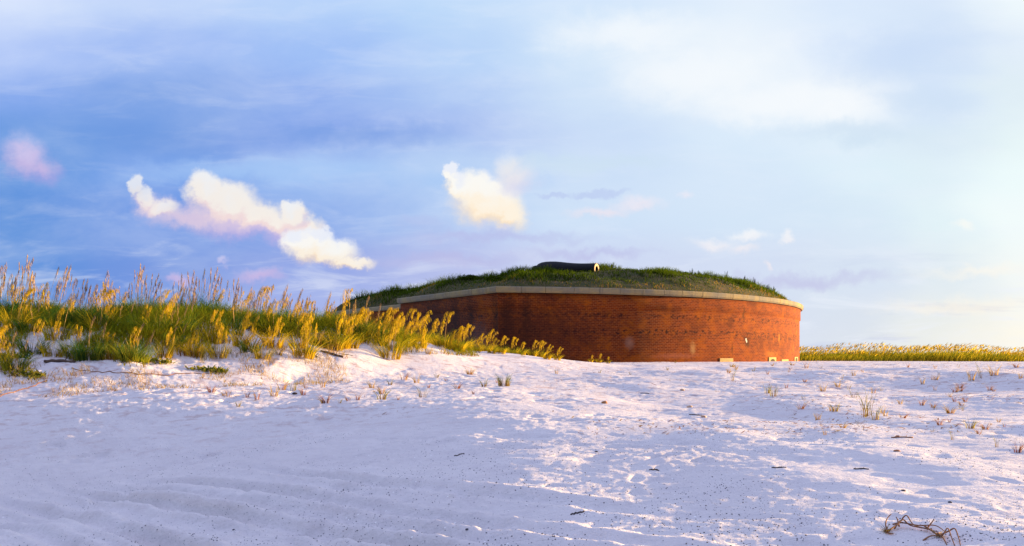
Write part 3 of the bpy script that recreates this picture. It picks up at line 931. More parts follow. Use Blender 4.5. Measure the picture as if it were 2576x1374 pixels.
def white_patch():
    s, (x, y) = wall_s(1877)
    a = math.atan2(y - CY, x - CX)
    t = np.array((-sin(a), cos(a), 0)); n = np.array((cos(a), sin(a), 0))
    c = np.array((CX, CY, 0)) + n * (R + 0.012) + np.array((0, 0, EYE + (895.5 - 857) / 2022.5 * y))
    out = [(-.10, .16), (.02, .18), (.05, .06), (.12, .0), (.10, -.13), (.02, -.15), (-.04, -.04), (-.10, .05)]
    v = [c + t * p * 0.9 + np.array((0, 0, q * 0.9)) for p, q in out] + [c - n * 0.05 + t * p + np.array((0, 0, q)) for p, q in out]
    m_ = len(out)
    f = [tuple(range(m_))] + [(i, m_ + i, m_ + (i + 1) % m_, (i + 1) % m_) for i in range(m_)]
    rel(mesh_obj('white_patch', v, f, M['plaster'], fort))


white_patch()


# ------------------------------------------------------------------ grass on the mound (uncountable)
def build_turf():
    g = np.random.default_rng(11)
    n = 190000
    # spread over the half of the roof that faces the beach
    ang = a_k + RAD(-95) + g.random(n) * RAD(240)
    rr = (R + 8) * np.sqrt(0.02 + 0.98 * g.random(n))
    x, y = CX + rr * np.cos(ang), CY + rr * np.sin(ang)
    # inside the footprint (even-odd)
    ins = np.zeros(n, bool)
    for a, b in zip(A2, B2):
        c = ((a[1] > y) != (b[1] > y)) & (x < (b[0] - a[0]) * (y - a[1]) / (b[1] - a[1] + 1e-12) + a[0])
        ins ^= c
    x, y = x[ins], y[ins]
    d = inset(x, y)
    keep = d > 0.5
    x, y, d = x[keep], y[keep], d[keep]
    n = len(x)
    z = mound_z(x, y) - 0.02
    patch = fbm(x * 0.7, y * 0.7, 3, 151)
    left = sst(-x, 1.0, 6.0)
    h = (0.10 + 0.14 * g.random(n) + 0.38 * sst(patch, 0.0, 0.5)) * (0.55 + 0.45 * sst(d, 0.5, 2.2)) * (1 + 0.7 * left)
    w = 0.026 + 0.018 * g.random(n)
    # dry stems close to the edge and in patches
    dry = fbm(x * 0.35 + 5, y * 0.9, 3, 157)
    rnd = np.clip(0.62 * g.random(n) + 0.42 * (1 - sst(d, 0.7, 2.4)) * (1 - 0.6 * left) + 0.8 * np.maximum(dry - 0.12, 0), 0, 1)
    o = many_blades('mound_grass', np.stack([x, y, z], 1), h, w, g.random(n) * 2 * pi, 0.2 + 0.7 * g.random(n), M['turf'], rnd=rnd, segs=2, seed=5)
    tag(o, 'rough green grass with dry brown tufts on the roof of the fort', kind='stuff')


build_turf()


def weed_mesh(seed, hgt):
    g = np.random.default_rng(seed)
    G = Geo()
    for k in range(3):
        a = g.random() * 2 * pi; hh = hgt * (0.6 + 0.4 * g.random())
        lean = 0.10 * hh
        pts = [(0.06 * k * cos(a) + lean * cos(a) * t * t, 0.06 * k * sin(a) + lean * sin(a) * t * t, hh * t) for t in np.linspace(0, 1, 5)]
        G.tube(pts, np.linspace(0.022, 0.012, 5), g.random(), 5)
        for q in range(14):
            t = 0.15 + 0.8 * q / 13
            b = g.random() * 2 * pi
            p = np.array(pts[0]) * (1 - t) + np.array(pts[-1]) * t
            L = 0.14 * (1.1 - t)
            e = p + np.array((cos(b) * L, sin(b) * L, L * 0.7))
            G.ribbon([p, (p + e) / 2 + (0, 0, 0.01), e], [0.02, 0.03, 0.006], (-sin(b), cos(b), 0), g.random())
    return G


WEED_LABELS = ['weed spike just right of the cannon muzzle', 'thick pair of weed spikes on the skyline right of the cannon',
               'short weed beside the thick pair of spikes on the skyline', 'thin weed midway down the right slope of the roof',
               'tall single weed spike midway down the right slope of the roof', 'leafy weed above the sunlit stretch of coping',
               'tallest weed spike on the right shoulder of the roof', 'small weed low on the right shoulder of the roof',
               'last weed on the skyline before the right end of the coping']
wz = [(1500 + 38, 3.5, 0.35), (1740, 4.0, 0.55), (1757, 4.0, 0.4), (1800, 4.2, 0.38), (1825, 4.2, 0.62), (1871, 4.0, 0.5), (1897, 3.6, 0.62), (1930, 3.0, 0.55), (1946, 2.6, 0.6)]
for i, (c, dep, hh) in enumerate(wz):
    az = math.atan((c - 1288) / 2022.5)
    # crest of the roof along this bearing
    ts = np.arange(46, 80, 0.25)
    X_, Y_ = ts * sin(az), ts * cos(az)
    inside = np.hypot(X_ - CX, Y_ - CY) < R - 0.6
    zz = np.where(inside, (mound_z(X_, Y_) - EYE) / Y_, -1)
    k = int(np.argmax(zz))
    o = weed_mesh(200 + i, hh).build('tall_weed', M['weed'])
    o.location = (X_[k], Y_[k], float(mound_z(X_[k:k + 1], Y_[k:k + 1])[0]) - 0.03)
    tag(o, WEED_LABELS[i], 'weed', 'tall weeds on the roof of the fort')


# ------------------------------------------------------------------ shrubs along the left skyline of the roof
def shrub(c, dep, rad, label, seed):
    g = np.random.default_rng(seed)
    X_, Y_ = (c - 1288) / 2022.5 * dep, dep
    root = empty('low_shrub', (X_, Y_, float(mound_z([X_], [Y_])[0]) - 0.05))
    tag(root, label, 'shrub', 'low shrubs on the fort roof')
    G = Geo()
    for k in range(7):
        a = g.random() * 2 * pi; q = rad * (0.4 + 0.5 * g.random())
        G.tube([(0, 0, 0), (cos(a) * q * 0.4, sin(a) * q * 0.4, rad * 0.35), (cos(a) * q, sin(a) * q, rad * 0.6)], [0.025, 0.018, 0.008], 0.5, 5)
    G.build('branches', M['dry_twig'], root)
    n = 900
    th = g.random(n) * 2 * pi; ph = np.arccos(g.random(n)); rr = rad * (0.35 + 0.65 * g.random(n) ** 0.5)
    lump = 1 + 0.25 * np.sin(3 * th + seed) * np.sin(2.5 * ph)
    p = np.stack([rr * lump * np.sin(ph) * np.cos(th) * 1.6, rr * lump * np.sin(ph) * np.sin(th), rr * lump * np.cos(ph) * 0.62 + 0.02], 1)
    many_blades('foliage', p, 0.07 + 0.08 * g.random(n), 0.04 + 0.03 * g.random(n), g.random(n) * 2 * pi, 0.6 + 0.6 * g.random(n), M['turf'], root,
                rnd=0.6 * g.random(n), segs=2, seed=seed)


for i, (c, dep, rad, lb) in enumerate((
        (1250, 49.5, 0.42, 'dark leafy shrub on the roof above the kink of the coping'),
        (1180, 52.5, 0.5, 'dark shrub on the left skyline of the roof, higher of the two rounded ones'),
        (1110, 56.5, 0.46, 'dark rounded shrub on the skyline above the straight stretch of coping'),
        (1035, 61.0, 0.5, 'dark shrub on the skyline above the broken end of the coping'))):
    shrub(c, dep, rad, lb, 300 + i)


# ------------------------------------------------------------------ the cannon
def build_cannon():
    yaw = RAD(-30)
    Y_ = 52.0
    X_ = (1421 - 1288) / 2022.5 * Y_
    root = empty('cannon', (X_, Y_, 7.12))
    root.rotation_euler = (0, RAD(1.0), yaw)
    tag(root, 'black iron cannon barrel lying in the grass on top of the fort', 'cannon')

    def lathe(name, prof, m, segs=40):
        v, f = [], []
        for (xx, rr) in prof:
            for j in range(segs):
                a = 2 * pi * j / segs
                v.append((xx, rr * cos(a), rr * sin(a)))
        for i in range(len(prof) - 1):
            for j in range(segs):
                f.append((i * segs + j, i * segs + (j + 1) % segs, (i + 1) * segs + (j + 1) % segs, (i + 1) * segs + j))
        o = mesh_obj(name, v, f, m, root, smooth=True)
        return o
    lathe('barrel', [(-2.05, 0.02), (-2.04, 0.30), (-1.98, 0.42), (-1.85, 0.53), (-1.65, 0.60), (-1.35, 0.635), (-1.0, 0.635), (-0.65, 0.62), (-0.25, 0.575),
                     (0.2, 0.51), (0.7, 0.455), (1.2, 0.42), (1.8, 0.40), (2.2, 0.39), (2.235, 0.388), (2.238, 0.375)], M['iron'])
    lathe('muzzle_face', [(2.238, 0.382), (2.252, 0.36), (2.252, 0.225), (2.236, 0.205)], M['rim'])
    lathe('bore', [(2.236, 0.206), (1.0, 0.2), (1.0, 0.0)], M['dark'])
    lathe('breech_knob', [(-2.42, 0.01), (-2.40, 0.2), (-2.32, 0.33), (-2.2, 0.40), (-2.08, 0.42), (-2.03, 0.40)], M['iron'])


build_cannon()


# ------------------------------------------------------------------ sea oats
def seed_head_geo(seed, L, drop, pale=False):
    """drooping panicle: flat spikelets hung on short branches; starts at the origin (stalk tip), blows to +x"""
    g = np.random.default_rng(seed)
    G = Geo()
    k = 10
    t = np.linspace(0, 1, k)
    # rises, arches over to +x and hangs
    axis = np.stack([L * drop * (0.10 * t + 0.36 * t ** 2), 0.05 * L * np.sin(3 * t + seed), L * (0.98 * t - 0.40 * drop * t ** 3)], 1)
    axis = axis - np.array((0, 0, 0.35 * L))
    G.tube(axis, np.linspace(0.005, 0.002, k), 0.4, 4)
    nb = int((24 if pale else 40) + 8 * g.random())
    wide = 0.20 if pale else 0.52
    for b in range(nb):
        u = 0.02 + 0.98 * b / nb
        i = min(int(u * (k - 1)), k - 2)
        p = axis[i] + (axis[i + 1] - axis[i]) * (u * (k - 1) - i)
        a = (g.random() - 0.5) * 3.4
        out = L * wide * (0.05 + 0.17 * math.sin(min(1.0, u + 0.15) * pi) * g.random())
        e = p + np.array((cos(a) * out + 0.01, sin(a) * out * 0.9, -L * (0.02 + 0.16 * g.random())))
        sl = 0.05 + 0.04 * g.random()
        mid = e + np.array((0.004, 0, -sl * 0.5)); tip = e + np.array((0.012, 0, -sl))
        sa = g.random() * pi
        G.ribbon([p, e, mid, tip], [0.003, 0.013, 0.015 if not pale else 0.012, 0.004], (cos(sa), sin(sa), 0), g.random())
    return G


def make_clump(seed, h, nleaf, nstalk, leafm, headm, spread=0.28, drop=0.7, stalk_h=1.5):
    g = np.random.default_rng(seed)
    root = empty('sea_oats_clump')
    n = nleaf
    a = g.random(n) * 2 * pi; rr = spread * np.sqrt(g.random(n))
    base = np.stack([rr * np.cos(a), rr * np.sin(a), np.full(n, -0.05)], 1)
    hh = h * (0.45 + 0.55 * g.random(n))
    many_blades('leaves', base, hh, 0.014 + 0.011 * g.random(n), a + 0.9 * (g.random(n) - 0.5), 0.25 + 0.75 * g.random(n), M[leafm], root, segs=4, seed=seed)
    for s in range(nstalk):
        b = g.random() * 2 * pi; q = spread * 0.7 * math.sqrt(g.random())
        sh = stalk_h * (0.56 + 0.50 * g.random())
        lx, ly = 0.10 * sh * (0.6 + g.random()), 0.12 * sh * (g.random() - 0.5)
        pts = [(q * cos(b) + lx * t * t, q * sin(b) + ly * t * t, -0.03 + sh * t) for t in np.linspace(0, 1, 6)]
        G = Geo(); G.tube([(x - pts[0][0], y - pts[0][1], z) for x, y, z in pts], np.linspace(0.0065, 0.0035, 6), g.random(), 4)
        so = G.build('stalk', M['stalk'], root)
        so.location = (pts[0][0], pts[0][1], 0)
        ho = seed_head_geo(seed * 31 + s, 0.50 + 0.36 * g.random(), drop * (0.7 + 0.5 * g.random()), headm == 'head_pale').build('seed_head', M[headm], so)
        ho.location = (pts[-1][0] - pts[0][0], pts[-1][1] - pts[0][1], pts[-1][2])
        ho.rotation_euler = (0, 0, (g.random() - 0.5) * 1.4)
    return root


PROTO = {
    'gold': [make_clump(401, 1.15, 150, 8, 'leaf_gold', 'head', 0.38, 0.9, 1.42), make_clump(402, 1.05, 130, 6, 'leaf_gold', 'head', 0.30, 0.8, 1.3)],
    'mixed': [make_clump(411, 1.15, 160, 5, 'leaf', 'head', 0.42, 0.8, 1.5), make_clump(412, 1.05, 150, 6, 'leaf', 'head', 0.36, 0.9, 1.4)],
    'green': [make_clump(421, 1.25, 220, 3, 'leaf_green', 'head_pale', 0.50, 0.5, 1.6), make_clump(422, 1.15, 200, 3, 'leaf_green', 'head', 0.45, 0.7, 1.4)],
    'skyline': [make_clump(431, 1.05, 90, 11, 'leaf_green', 'head_pale', 0.60, 0.35, 1.70), make_clump(432, 1.0, 90, 10, 'leaf', 'head_pale', 0.55, 0.45, 1.6)],
    'wall': [make_clump(441, 0.95, 150, 7, 'leaf', 'head', 0.36, 1.0, 1.35), make_clump(442, 0.9, 140, 6, 'leaf_gold', 'head', 0.32, 1.1, 1.25)],
}
USED = set()


def put_clump(kind, c, Y, scale, label, rot=None):
    k = random.randrange(len(PROTO[kind]))
    p = PROTO[kind][k]
    if (kind, k) in USED:
        o = copy_tree(p)
    else:
        o = p; USED.add((kind, k))
    x, y, z = at_col(c, Y)
    o.location = (x, y, z)
    o.rotation_euler = (random.uniform(-.12, .12), random.uniform(-.12, .14), random.uniform(-0.95, 0.95) if rot is None else rot)
    s = scale * random.uniform(0.92, 1.08)
    o.scale = (s, s, s)
    tag(o, label, 'sea oats', 'sea oats clumps on the dune')
    return o


ORD = ['', 'second ', 'third ', 'fourth ', 'fifth ', 'sixth ', 'seventh ', 'eighth ', 'ninth ', 'tenth ', 'eleventh ', 'twelfth ', 'thirteenth ', 'fourteenth ',
       'fifteenth ', 'sixteenth ', 'seventeenth ', 'eighteenth ', 'nineteenth ', 'twentieth ']


def row(kind_list, c0, c1, n, Yf, scale, fmt, jitter=14):
    """a row of clumps from column c0 to c1, left to right; the label counts from a thing one can find"""
    for i in range(n):
        c = c0 + (c1 - c0) * (i + 0.5) / n + random.uniform(-jitter, jitter)
        kd = kind_list[i % len(kind_list)]
        Y = Yf(c) + random.uniform(-1.3, 1.0)
        look = {'gold': 'golden', 'mixed': 'green and gold', 'green': 'dark green', 'skyline': 'thin brown headed', 'wall': 'yellow headed'}[kd]
        sc = (scale(c) if callable(scale) else scale) * random.uniform(0.68, 1.08)
        put_clump(kd, c, Y, sc, fmt % (ORD[i], look))


def toe(c):       # depth of the dune foot along a bearing
    for Y in np.arange(17, 42, 0.25):
        X = (c - 1288) / 2022.5 * Y
        t = np.interp(X, [-60, -20, -12, -8, -4, 0, 4, 9], [17, 19.5, 21.5, 24.5, 28.5, 31.5, 34, 37])
        if Y > t:
            return Y
    return 42.0


row(['gold', 'green', 'green', 'mixed', 'green', 'green'], -20, 470, 11, lambda c: toe(c) + 3.4, 0.8, '%s%s sea oats clump from the left edge, low on the dune')
row(['gold', 'gold', 'mixed', 'gold', 'green', 'mixed'], 470, 790, 9, lambda c: toe(c) + 3.6, 0.95, '%s%s sea oats clump right of the sand gap, low on the dune')
row(['green', 'gold', 'green', 'green', 'mixed', 'green'], -20, 480, 13, lambda c: toe(c) + 6.0, 1.0, '%s%s sea oats clump from the left edge, halfway up')
row(['green', 'gold', 'green', 'gold', 'mixed'], 560, 800, 9, lambda c: toe(c) + 6.6, 0.95, '%s%s sea oats clump right of the sand gap, halfway up')
row(['skyline', 'green', 'skyline', 'skyline', 'mixed'], -20, 560, 20, lambda c: toe(c) + 9.0, 1.0, '%s%s sea oats clump from the left edge, against the sky')
row(['skyline', 'mixed', 'skyline', 'skyline', 'skyline'], 560, 900, 14, lambda c: toe(c) + 9.5, 0.92, '%s%s sea oats clump right of the sand gap, against the sky')
row(['mixed', 'gold', 'mixed', 'wall', 'green'], 830, 1010, 9, lambda c: toe(c) + 4.2, 0.95, '%s%s sea oats clump right of the dry bush, front row')
row(['mixed', 'gold', 'wall', 'mixed'], 860, 1030, 8, lambda c: toe(c) + 6.8, 0.95, '%s%s sea oats clump right of the dry bush, back row')
row(['wall', 'wall', 'mixed'], 1010, 1150, 8, lambda c: toe(c) + 5.2, lambda c: 1.0 - (c - 1010) / 900, '%s%s sea oats clump from left before the straight wall')
row(['wall'], 1140, 1320, 8, lambda c: toe(c) + 5.6, lambda c: 0.90 - (c - 1140) / 520, '%s%s sea oats clump from left before the round wall', 8)
row(['wall'], 1335, 1410, 4, lambda c: toe(c) + 5.0, lambda c: 0.55, '%s%s small sea oats tuft in the separate group before the wall', 6)
row(['wall'], 1480, 1535, 3, lambda c: 43.0, 0.36, '%s%s tiny sea oats tuft farthest right along the brick wall', 6)


# dense lower grass of the dune: uncountable
def build_dune_grass():
    g = np.random.default_rng(21)
    n = 62000
    c = -60 + g.random(n) ** 0.9 * 1380
    t = g.random(n)
    Yt = np.array([toe(q) for q in np.linspace(-60, 1320, 70)])
    ty = np.interp(c, np.linspace(-60, 1320, 70), Yt)
    start = np.interp(c, [-60, 480, 560, 800, 1000, 1320], [1.2, 1.6, 3.6, 2.4, 3.0, 3.6])
    Y = ty + start + t ** 0.9 * 9.5
    X = (c - 1288) / 2022.5 * Y
    patch = fbm(X * 0.55, Y * 0.55, 3, 191)
    up = (Y - ty - start) / 9.5
    keep = (patch > 0.16 - 0.60 * np.minimum(up * 1.6, 1) + 0.35 * np.exp(-((c - 610) / 70.0) ** 2)) & (X < 3.2)
    X, Y, c, patch = X[keep], Y[keep], c[keep], patch[keep]
    n = len(X)
    Z = terrain(X, Y) - 0.03
    h = (0.35 + 0.65 * g.random(n)) * (0.75 + 0.6 * np.clip(patch, -.3, .5)) * (0.6 + 0.4 * np.clip((up[keep]) * 4, 0, 1))
    h *= np.interp(c, [-60, 1000, 1150, 1320], [1.0, 0.95, 0.75, 0.4])
    rnd = np.clip(0.75 * g.random(n) + 0.5 * fbm(X * 0.3, Y * 0.3, 2, 197), 0, 1)
    o = many_blades('dune_grass', np.stack([X, Y, Z], 1), h, 0.012 + 0.012 * g.random(n), g.random(n) * 2 * pi, 0.2 + 0.8 * g.random(n), M['leaf'], rnd=rnd, segs=3, seed=8)
    tag(o, 'dense low dune grass between the sea oats clumps', kind='stuff')


build_dune_grass()


def build_foot_grass():
    g = np.random.default_rng(27)
    n = 9000
    c = -60 + g.random(n) * 940
    ty = np.interp(c, np.linspace(-60, 900, 60), [toe(q) for q in np.linspace(-60, 900, 60)])
    Y = ty - 1.2 + 5.0 * g.random(n)
    X = (c - 1288) / 2022.5 * Y
    keep = fbm(X * 1.1, Y * 1.1, 3, 261) > 0.10
    X, Y, ty = X[keep], Y[keep], ty[keep]
    n = len(X)
    h = (0.12 + 0.30 * g.random(n)) * (0.5 + 0.5 * sst(Y - ty, -1.0, 2.5))
    o = many_blades('foot_grass', np.stack([X, Y, terrain(X, Y) - 0.02], 1), h, 0.008 + 0.010 * g.random(n), g.random(n) * 2 * pi, 0.3 + 0.9 * g.random(n), M['sprig_gold'], segs=3, seed=14)
    tag(o, 'sparse dry golden grass thinning out over the sandy foot of the dune', kind='stuff')


build_foot_grass()


# dense green on the crest and behind it
def build_crest_grass():
    g = np.random.default_rng(23)
    n = 24000
    c = -80 + g.random(n) * 1080
    ty = np.interp(c, np.linspace(-80, 1000, 60), [toe(q) for q in np.linspace(-80, 1000, 60)])
    Y = ty + 8.0 + 7.0 * g.random(n)
    X = (c - 1288) / 2022.5 * Y
    Z = terrain(X, Y) - 0.03
    h = (0.35 + 0.60 * g.random(n)) * np.clip(0.85 + 1.6 * fbm(X * 0.45, Y * 0.45, 3, 211), 0.3, 1.7)
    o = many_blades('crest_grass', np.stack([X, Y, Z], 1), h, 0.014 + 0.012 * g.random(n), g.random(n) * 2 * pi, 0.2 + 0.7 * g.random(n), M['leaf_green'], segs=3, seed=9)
    tag(o, 'dark green grass growing thick along the dune crest', kind='stuff')


build_crest_grass()


# far strip of sea oats on the right: reads as one mass
def build_far_oats():
    g = np.random.default_rng(25)
    n = 34000
    X = 18 + g.random(n) * 75
    Y = 98 + 22 * g.random(n) - 0.02 * X
    Z = terrain(X, Y) - 0.03
    lump = 1 + 1.0 * fbm(X * 0.16, Y * 0.16, 3, 221)
    env = np.interp(X / Y, [0.33, 0.44, 0.50, 0.55, 0.66], [0.95, 1.15, 1.0, 1.12, 0.75])
    h = (0.55 + 0.75 * g.random(n)) * np.clip(lump, 0.5, 1.5) * env
    o = many_blades('far_sea_oats', np.stack([X, Y, Z], 1), h, 0.05 + 0.04 * g.random(n), g.normal(0.0, 0.9, n), 0.3 + 0.5 * g.random(n), M['leaf'],
                    rnd=g.random(n), segs=3, seed=10)
    tag(o, 'far strip of yellow green sea oats beyond the fort on the right', kind='stuff')
    # plumes of the same mass
    n = 6000
    X = 18 + g.random(n) * 75
    Y = 98 + 22 * g.random(n) - 0.02 * X
    Z = terrain(X, Y) + (1.0 + 0.35 * g.random(n)) * np.clip(1 + 1.0 * fbm(X * 0.16, Y * 0.16, 3, 221), 0.5, 1.5) * np.interp(X / Y, [0.33, 0.44, 0.50, 0.55, 0.66], [0.9, 1.12, 0.95, 1.08, 0.7])
    o = many_blades('far_seed_heads', np.stack([X, Y, Z], 1), 0.3 + 0.25 * g.random(n), 0.08 + 0.06 * g.random(n), g.normal(0, 0.5, n), 0.7 + 0.5 * g.random(n),
                    M['leaf_gold'], rnd=g.random(n), segs=3, seed=12)
    tag(o, 'golden seed heads blowing over the far strip of sea oats', kind='stuff')


build_far_oats()


# ------------------------------------------------------------------ dry bush, vines, driftwood on the dune
def dry_bush(c, Y, rad, label):
    g = np.random.default_rng(501)
    x, y, z = at_col(c, Y)
    root = empty('dry_bush', (x, y, z - 0.03))
    tag(root, label, 'bush')
    G = Geo(); T = Geo()
    for k in range(60):
        a = g.random() * 2 * pi; e = 0.25 + 1.25 * g.random()
        L = rad * (0.7 + 0.3 * g.random())
        p0 = np.zeros(3)
        p1 = np.array((cos(a) * cos(e), sin(a) * cos(e), sin(e))) * L * 0.55
        p2 = np.array((cos(a) * cos(e * .8), sin(a) * cos(e * .8), sin(e * .8))) * L
        G.tube([p0, p1, p2], [0.010, 0.007, 0.004], g.random(), 4)
        for q in range(7):
            t = 0.5 + 0.5 * g.random()
            s = p1 + (p2 - p1) * t
            d = (g.random(3) - 0.5) * 0.3 * rad
            T.tube([s, s + d * 0.6, s + d], [0.005, 0.004, 0.003], g.random(), 3)
    G.build('branches', M['dry_twig'], root)
    T.build('twigs', M['dry_twig'], root)


dry_bush(800, toe(800) + 4.2, 0.55, 'pale grey dry bush amid green sea oats on the dune')


def vine(points, label, leaf=True, m='vine', seed=0):
    """runner lying on the sand through display points"""
    g = np.random.default_rng(seed)
    P = [np.array(at_pix(c, r, 8)) for c, r in points]
    pts = []
    for a, b in zip(P[:-1], P[1:]):
        for t in np.linspace(0, 1, 7)[:-1]:
            q = a + (b - a) * t + np.array((g.normal(0, .03), g.normal(0, .05), 0))
            q[2] = H(q[0], q[1]) + 0.015
            pts.append(q)
    o0 = pts[0].copy()
    root = empty('beach_vine', tuple(o0))
    tag(root, label, 'vine', 'creeping vines at the foot of the dune')
    G = Geo(); G.tube([p - o0 for p in pts], 0.012, 0.5, 5); G.build('runner', M['root' if not leaf else m], root)
    if leaf:
        L = Geo()
        for p in pts:
            for q in range(16):
                a = g.random() * 2 * pi; s = 0.07 + 0.06 * g.random()
                b = p - o0 + np.array((g.normal(0, .10), g.normal(0, .14), 0.0))
                b[2] = H(b[0] + o0[0], b[1] + o0[1]) - o0[2] + 0.01
                e = b + np.array((cos(a) * s, sin(a) * s, s * (0.4 + 0.8 * g.random())))
                L.ribbon([b, (b + e) / 2 + (0, 0, .01), e], [0.02, 0.06, 0.01], (-sin(a), cos(a), 0), g.random())
        L.build('foliage', M[m], root)


vine([(-20, 905), (20, 898), (75, 905)], 'thick green mat of creeping plant at the left edge below the dune', seed=1)
vine([(30, 938), (75, 945), (100, 950)], 'yellow green creeping plant below the green mat at the left edge', seed=2)
vine([(315, 908), (350, 905), (372, 910)], 'bright yellow green creeper on sand below the dark sea oats', seed=3)
vine([(395, 913), (430, 916)], 'small flat green creeper just right of the bright yellow creeper', seed=4)
vine([(490, 930), (540, 934), (570, 938)], 'flat green creeper on the open sand below the bare sand gap', seed=5)
vine([(770, 889), (790, 893)], 'small bright green creeper below the pale dry bush', seed=6)
vine([(180, 928), (260, 938), (350, 944), (440, 942), (540, 941)], 'long bare brown runner trailing right over the sand from the driftwood', leaf=False, seed=7)
vine([(0, 1000), (40, 985), (85, 972), (120, 958)], 'thin bare runner slanting up the sand at the left edge', leaf=False, seed=8)
vine([(170, 872), (300, 905)], 'short bare runner in the sand above the driftwood', leaf=False, seed=9)


def log(c, r, L, rad, yaw, label, seed, m='drift'):
    g = np.random.default_rng(seed)
    x, y, z = at_pix(c, r)
    G = Geo()
    k = 9
    pts = [((t - .5) * L * cos(yaw) + g.normal(0, .012), (t - .5) * L * sin(yaw) + g.normal(0, .012), 0.0) for t in np.linspace(0, 1, k)]
    pts = [(p[0], p[1], H(x + p[0], y + p[1]) - z + rad * 0.5) for p in pts]
    rr = rad * (0.7 + 0.3 * np.sin(np.linspace(0.3, pi - 0.2, k))) * (1 + 0.12 * g.normal(0, 1, k))
    G.tube(pts, rr, 0.5, 9)
    q = np.array(pts[5])
    G.tube([q, q + (0.12 * L * cos(yaw + .9), 0.12 * L * sin(yaw + .9), 0.10 * L)], [rad * .4, rad * .2], 0.5, 6)
    o = G.build('driftwood_log' if rad > 0.04 else 'stick', M[m], smooth=True)
    o.location = (x, y, z)
    return o


tag(log(150, 912, 0.85, 0.055, 0.25, '', 1), 'dark driftwood log lying on the sand below the left sea oats', 'driftwood')
tag(log(835, 893, 0.8, 0.05, 0.1, '', 2), 'grey driftwood branch on the sand right below the pale dry bush', 'driftwood')


# ------------------------------------------------------------------ sprigs on the open sand
def sprig_mesh(seed, n, h, bend, w, m):
    n = int(n * 1.7); w = w * 0.62
    g = np.random.default_rng(seed)
    a = g.random(n) * 2 * pi; rr = 0.11 * np.sqrt(n / 6) * np.sqrt(g.random(n))
    base = np.stack([rr * np.cos(a), rr * np.sin(a), np.full(n, -0.02)], 1)
    o = many_blades('grass_sprig', base, h * (0.5 + 0.5 * g.random(n)), w * (0.8 + 0.5 * g.random(n)), a, bend * (0.3 + g.random(n)), M[m], segs=3, seed=seed)
    return o


SP = {
    'green': [sprig_mesh(601 + i, 10 + 4 * i, 1.0, 0.30 + 0.12 * i, 0.055, 'sprig_green') for i in range(3)],
    'red': [sprig_mesh(611 + i, 9 + 4 * i, 1.0, 0.35 + 0.2 * i, 0.06, 'sprig_red') for i in range(4)],
    'gold': [sprig_mesh(621 + i, 9 + 6 * i, 1.0, 0.4 + 0.15 * i, 0.055, 'sprig_gold') for i in range(4)],
    'bushy': [sprig_mesh(631, 46, 1.0, 0.4, 0.05, 'sprig_green')],
    'wispy': [sprig_mesh(641 + i, 6 + 2 * i, 1.0, 0.35 + 0.15 * i, 0.032, 'sprig_green') for i in range(3)],
}
SPU = set()


def sprig(kind, c, r, h, label):
    lst = SP[kind]
    k = random.randrange(len(lst))
    if (kind, k) in SPU:
        o = lst[k].copy(); COL.objects.link(o)
    else:
        o = lst[k]; SPU.add((kind, k))
    x, y, z = at_pix(c, r)
    s = 1.35 * h / 2022.5 * y            # h: height in rows of the 2576 picture -> metres at this depth
    o.location = (x, y, z)
    o.scale = (s, s, s)
    o.rotation_euler = (0, 0, random.uniform(0, 6.28))
    tag(o, label, 'sprig', 'grass sprigs on the open sand')


# ones that stand out
for kd, c, r, h, lb in (
        ('bushy', 1268, 971, 28, 'bright green bushy tuft, largest on the sand left of the picture centre'),
        ('green', 1931, 990, 24, 'yellow green sprig, left of the pair below the right end of the fort'),
        ('green', 1946, 997, 28, 'taller green sprig, right of the pair below the right end of the fort'),
        ('wispy', 2170, 1050, 62, 'tallest wispy sprig on the right sand, beside a low green one'),
        ('wispy', 2186, 1048, 70, 'tall leaning wispy sprig just right of the tallest one'),
        ('green', 2200, 1056, 36, 'low spreading green sprig at the foot of the tall wispy pair'),
        ('gold', 2221, 1040, 18, 'small round golden tuft right of the tall wispy pair'),
        ('gold', 2391, 1040, 22, 'round yellow brown tuft far right of the tall wispy pair'),
        ('red', 2272, 1052, 18, 'small red sprig between the wispy pair and the round tuft'),
        ('green', 2441, 1078, 26, 'lone bright green sprig near the right edge, lower sand'),
        ('wispy', 2398, 1107, 26, 'thin pale sprig below the lone bright green one'),
        ('wispy', 2510, 1125, 28, 'thin green sprig leaning right near the right edge'),
        ('red', 2560, 1140, 30, 'reddish sprig cut by the right edge of the view'),
        ('wispy', 2470, 952, 34, 'wispy tuft at the far right below the far strip of oats'),
        ('gold', 2445, 958, 30, 'golden wispy tuft left of the far right wispy one'),
        ('gold', 2500, 945, 28, 'dry tuft nearest the right edge below the far strip of oats'),
        ('wispy', 1840, 958, 30, 'wispy dry sprig on the sand before the middle of the round wall'),
        ('gold', 1078, 892, 22, 'lone dry tuft on the smooth dune tail before the sea oats'),
        ('gold', 832, 890, 24, 'dry tuft beside the driftwood branch under the dry bush'),
        ('gold', 700, 896, 26, 'dry tuft on the sand left of the driftwood branch'),
        ('wispy', 1063, 1000, 34, 'tall forked green sprig in the middle of the left sprig band'),
        ('green', 960, 1006, 30, 'green and red sprig, fullest one in the left sprig band'),
        ('wispy', 2148, 1000, 26, 'pale sprig above the tall wispy pair'),
        ('gold', 2070, 985, 20, 'small dry sprig on the sand right of the green pair'),
        ('green', 2100, 1035, 22, 'thin green sprig left of the tall wispy pair'),
        ('red', 2015, 1030, 20, 'red sprig below the green pair under the end of the fort'),
        ('gold', 1400, 940, 14, 'tiny dry tuft on the sand below the small oats at the wall'),
):
    sprig(kd, c, r, h, lb)
